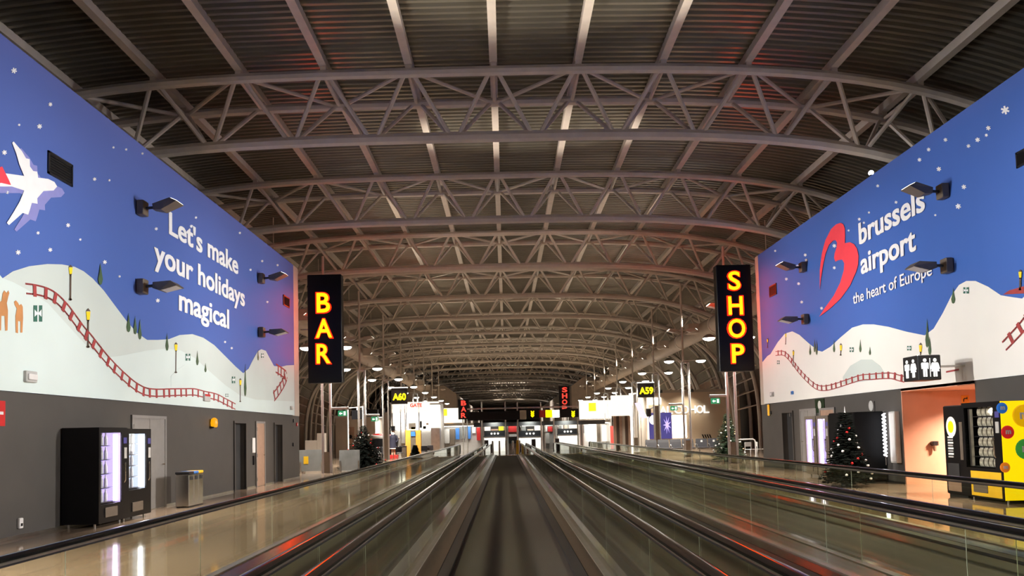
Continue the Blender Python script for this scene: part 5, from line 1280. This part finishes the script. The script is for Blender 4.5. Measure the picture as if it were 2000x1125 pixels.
# shop backs beyond
def far_shop(lb, Y, u0, v0, u1, items, back='white', base='dark'):
    b = mb(); x0, x1, z0, z1 = frontbox(b, u0, v0, u1, 880, Y, .3, True); x0 += .08; x1 -= .08; b = mb().box(x0, x1, Y, Y + .3, 0, z1)
    t = thing('far_shop', lb, 'shop', ((x0 + x1) / 2, Y, 0), 'far shops'); b.build('back_wall', back, t)
    mb().box(x0, x1, Y - 2.5, Y + .3, z1, z1 + .25).build('shop_ceiling', 'shopgrey', t)
    mb().box(x0 + .2, x1 - .2, Y - 2.2, Y - .4, z1 - .05, z1 - .001).build('ceiling_light', 'lightbox', t)
    for a, c, d, e, m in items:
        q = mb(); frontbox(q, a, c, d, e, Y - .4, .3); q.build('display_panel', m, t)
    for x in (x0 + .06, x1 - .06): mb().box(x - .06, x + .06, Y - 2.5, Y, 0, z1).build('side_panel', 'alu', t)
far_shop('far clothing shop left of the gantry with cyan and red displays', 74, 866, 832, 944, ((890, 836, 897, 858, 'blue'), (900, 834, 908, 857, 'frost'), (912, 833, 919, 857, 'blue'), (922, 834, 929, 846, 'white'), (931, 835, 942, 860, 'red'), (868, 838, 878, 866, 'white'), (879, 838, 888, 868, 'taupe')))
far_shop('far shop behind the left desk with white and yellow posters', 72, 944, 831, 988, ((946, 833, 958, 849, 'lightbox_soft'), (974, 832, 988, 845, 'sign_yellow'), (959, 838, 973, 848, 'doorbrown')), 'dark')
far_shop('far red fronted shop in the middle below the gantry', 73, 989, 830, 1013, ((990, 832, 1012, 844, 'red'), (994, 848, 1010, 853, 'white'), (992, 855, 1012, 866, 'dark')), 'doorbrown')
far_shop('far shop behind the middle desk with grey and white panels', 72, 1014, 831, 1058, ((1016, 833, 1027, 846, 'frost'), (1044, 832, 1057, 844, 'lightbox_soft'), (1030, 838, 1042, 848, 'shopgrey')), 'dark')
far_shop('far shop with small red displays right of the middle desk', 74, 1059, 830, 1084, ((1061, 833, 1069, 843, 'white'), (1070, 833, 1079, 843, 'red'), (1061, 846, 1073, 866, 'white')), 'white')
far_shop('far pale shop behind the right desk', 72, 1085, 828, 1131, ((1090, 831, 1097, 846, 'frost'), (1100, 830, 1108, 848, 'shopgrey'), (1112, 831, 1120, 846, 'white')), 'lightbox_soft')
far_shop('far white lit shop right of the gantry with grey doors', 74, 1131, 826, 1188, ((1132, 831, 1141, 846, 'frost'), (1150, 829, 1164, 862, 'lightbox'), (1166, 828, 1173, 866, 'taupe'), (1176, 830, 1186, 862, 'lightbox_soft')), 'white')
# lit upper fronts on both sides of the gantry
t = thing('storefront', 'bright upper shop front with yellow sign left of the gantry', 'shop front', (-6, 78, 0))
b = mb(); x0, x1, z0, z1 = frontbox(b, 858, 797, 906, 826, 78, .5); b.build('front_panel', 'lightbox_soft', t)
b = mb(); frontbox(b, 861, 799, 873, 812, 77.9, .1); o = b.build('yellow_sign', 'sign_yellow', t)
b = mb(); frontbox(b, 872, 826.2, 886, 834, 77.9, .1); b.build('orange_sign', 'sign_amber', t)
for x in (x0 + .1, x1 - .1): mb().box(x - .1, x + .1, 78, 78.4, 0, z0).build('front_post', 'alu', t)
t = thing('storefront', 'bright upper shop front with yellow sign right of the gantry', 'shop front', (7, 78, 0))
b = mb(); x0, x1, z0, z1 = frontbox(b, 1132, 782, 1194, 818, 78, .5); b.build('front_panel', 'lightbox_soft', t)
b = mb(); frontbox(b, 1150, 787, 1164, 803, 77.9, .1); b.build('yellow_sign', 'sign_yellow', t)
b = mb(); frontbox(b, 1131, 819, 1186, 826, 77.8, .3); b.build('brown_band', 'taupe', t)
for x in (x0 + .1, x1 - .1): mb().box(x - .1, x + .1, 78, 78.4, 0, z0).build('front_post', 'alu', t)
# far letter signs
for lb, X0, letters, Y in (('far red letter sign repeating BAR on the left', 905.5, 'BAR', 68.6), ('far red letter sign repeating SHOP on the right', 1103, 'SHOP', 68.6)):
    px = at_y(X0, 800, Y); t = thing('letter_sign', lb, 'sign', (px.x, Y, 3)); ptop = 783 if letters == 'BAR' else 757
    mb().box(px.x - .5, px.x + .5, Y + .02, Y + .25, at_y(X0, ptop + 12 * len(letters), Y).z, at_y(X0, ptop - 3, Y).z).build('sign_box', 'black', t)
    for k, ch in enumerate(letters):
        p = at_y(X0, ptop + 12 * k + 9, Y); text_mb(ch, (p.x - .24, Y + .02, p.z), (1, 0, 0), (0, 0, 1), (0, -1, 0), .48, .46, .03, .03, True).build('letter', 'sign_red', t)
    for z_ in (0.25, 0.75): mb().tube([(px.x - .3 + z_ * .8, Y + .15, 0), (px.x - .3 + z_ * .8, Y + .15, at_y(X0, ptop + 12 * len(letters), Y).z)], .05, 8).build('sign_post', 'alu', t, True)
# cream end blocks where the hall narrows again
for lb, u0, u1, v0, ch, Y in (('far cream wall block with slanted top corner on the left', 780, 892, 752, 1, 104), ('far cream wall block with slanted top corner on the right', 1117, 1250, 737, -1, 104)):
    um = (u0 + u1) / 2; x0, x1 = at_y(u0, 800, Y).x, at_y(u1, 800, Y).x; zt = at_y(u1 if ch > 0 else u0, v0, Y).z; zc = at_y(u1 if ch > 0 else u0, v0 + 17, Y).z; w_ = 24 / FPX * Y
    t = thing('wall_block', lb, 'wall block', ((x0 + x1) / 2, Y, 0))
    if ch > 0: pts = [(x0, Y, 0), (x1, Y, 0), (x1, Y, zc), (x1 - w_, Y, zt), (x0, Y, zt)]
    else: pts = [(x0, Y, 0), (x1, Y, 0), (x1, Y, zt), (x0 + w_, Y, zt), (x0, Y, zc)]
    b = mb(); b.prism(pts, (0, 135, 0)); b.build('block_wall', 'wallcream', t)
    mb().box(x0, x1, Y - .05, Y, 2.9, 3.0).build('ledge', 'taupe', t)
for Y, st in ((118, 'near'), (150, 'middle'), (190, 'far')):  # lamps added on the blocks to light the far roof
    for X, s, n in ((-7.3, 1, 'left'), (9.2, -1, 'right')):
        wall_light(X, s, Y, 6.0, True, f'added triangular lamp at the {st} part of the {n} cream block', 14000)
# bollards at the end of the central walkway
for i in range(5):
    x = -1.0 + .5 * i; Y = 55.0
    t = thing('steel_bollard', ('leftmost steel bollard closing the end of the central walkway', 'second steel bollard from the left at the central walkway end', 'middle steel bollard at the central walkway end', 'second steel bollard from the right at the central walkway end', 'rightmost steel bollard closing the end of the central walkway')[i], 'bollard', (x, Y, 0), 'steel bollards')
    mb().lathe([(.07, 0), (.07, 1.0), (.05, 1.04), (.001, 1.05)], (x, Y, 0), 12).build('post', 'chrome', t, True); mb().lathe([(.11, 0), (.11, .02), (.07, .03)], (x, Y, 0), 12).build('base_ring', 'alu', t, True)
t = thing('wet_floor_sign', 'small yellow standing warning sign behind the bollards', 'sign', (1.1, 56.5, 0)); x = at_y(1011, 862, 56.5).x
for s in (-1, 1): mb().add([(x - .14, 56.5 + s * .2, 0), (x + .14, 56.5 + s * .2, 0), (x + .1, 56.5, 1.05), (x - .1, 56.5, 1.05), (x - .14, 56.52 + s * .2, 0), (x + .14, 56.52 + s * .2, 0), (x + .1, 56.52, 1.05), (x - .1, 56.52, 1.05)], [(0, 1, 2, 3), (7, 6, 5, 4), (0, 4, 5, 1), (3, 2, 6, 7), (0, 3, 7, 4), (1, 5, 6, 2)]).build('sign_leaf', 'yellow', t)
for lb, u in (('dark waste bin in front of the left service desk', 950), ('dark waste bin in front of the middle service desk', 1042), ('dark waste bin left of the right service desk', 1088)):
    x = at_y(u, 860, 63).x; t = thing('litter_bin', lb, 'waste bin', (x, 63, 0), 'dark waste bins')
    mb().bbox(x - .17, x + .17, 62.8, 63.2, 0.02, 1.0, .02).build('bin_body', 'dark', t); mb().bbox(x - .18, x + .18, 62.79, 63.21, 1.0, 1.05, .01).build('bin_lid', 'taupe', t); mb().box(x - .14, x + .14, 62.85, 63.15, 0, .02).build('foot', 'dark', t)
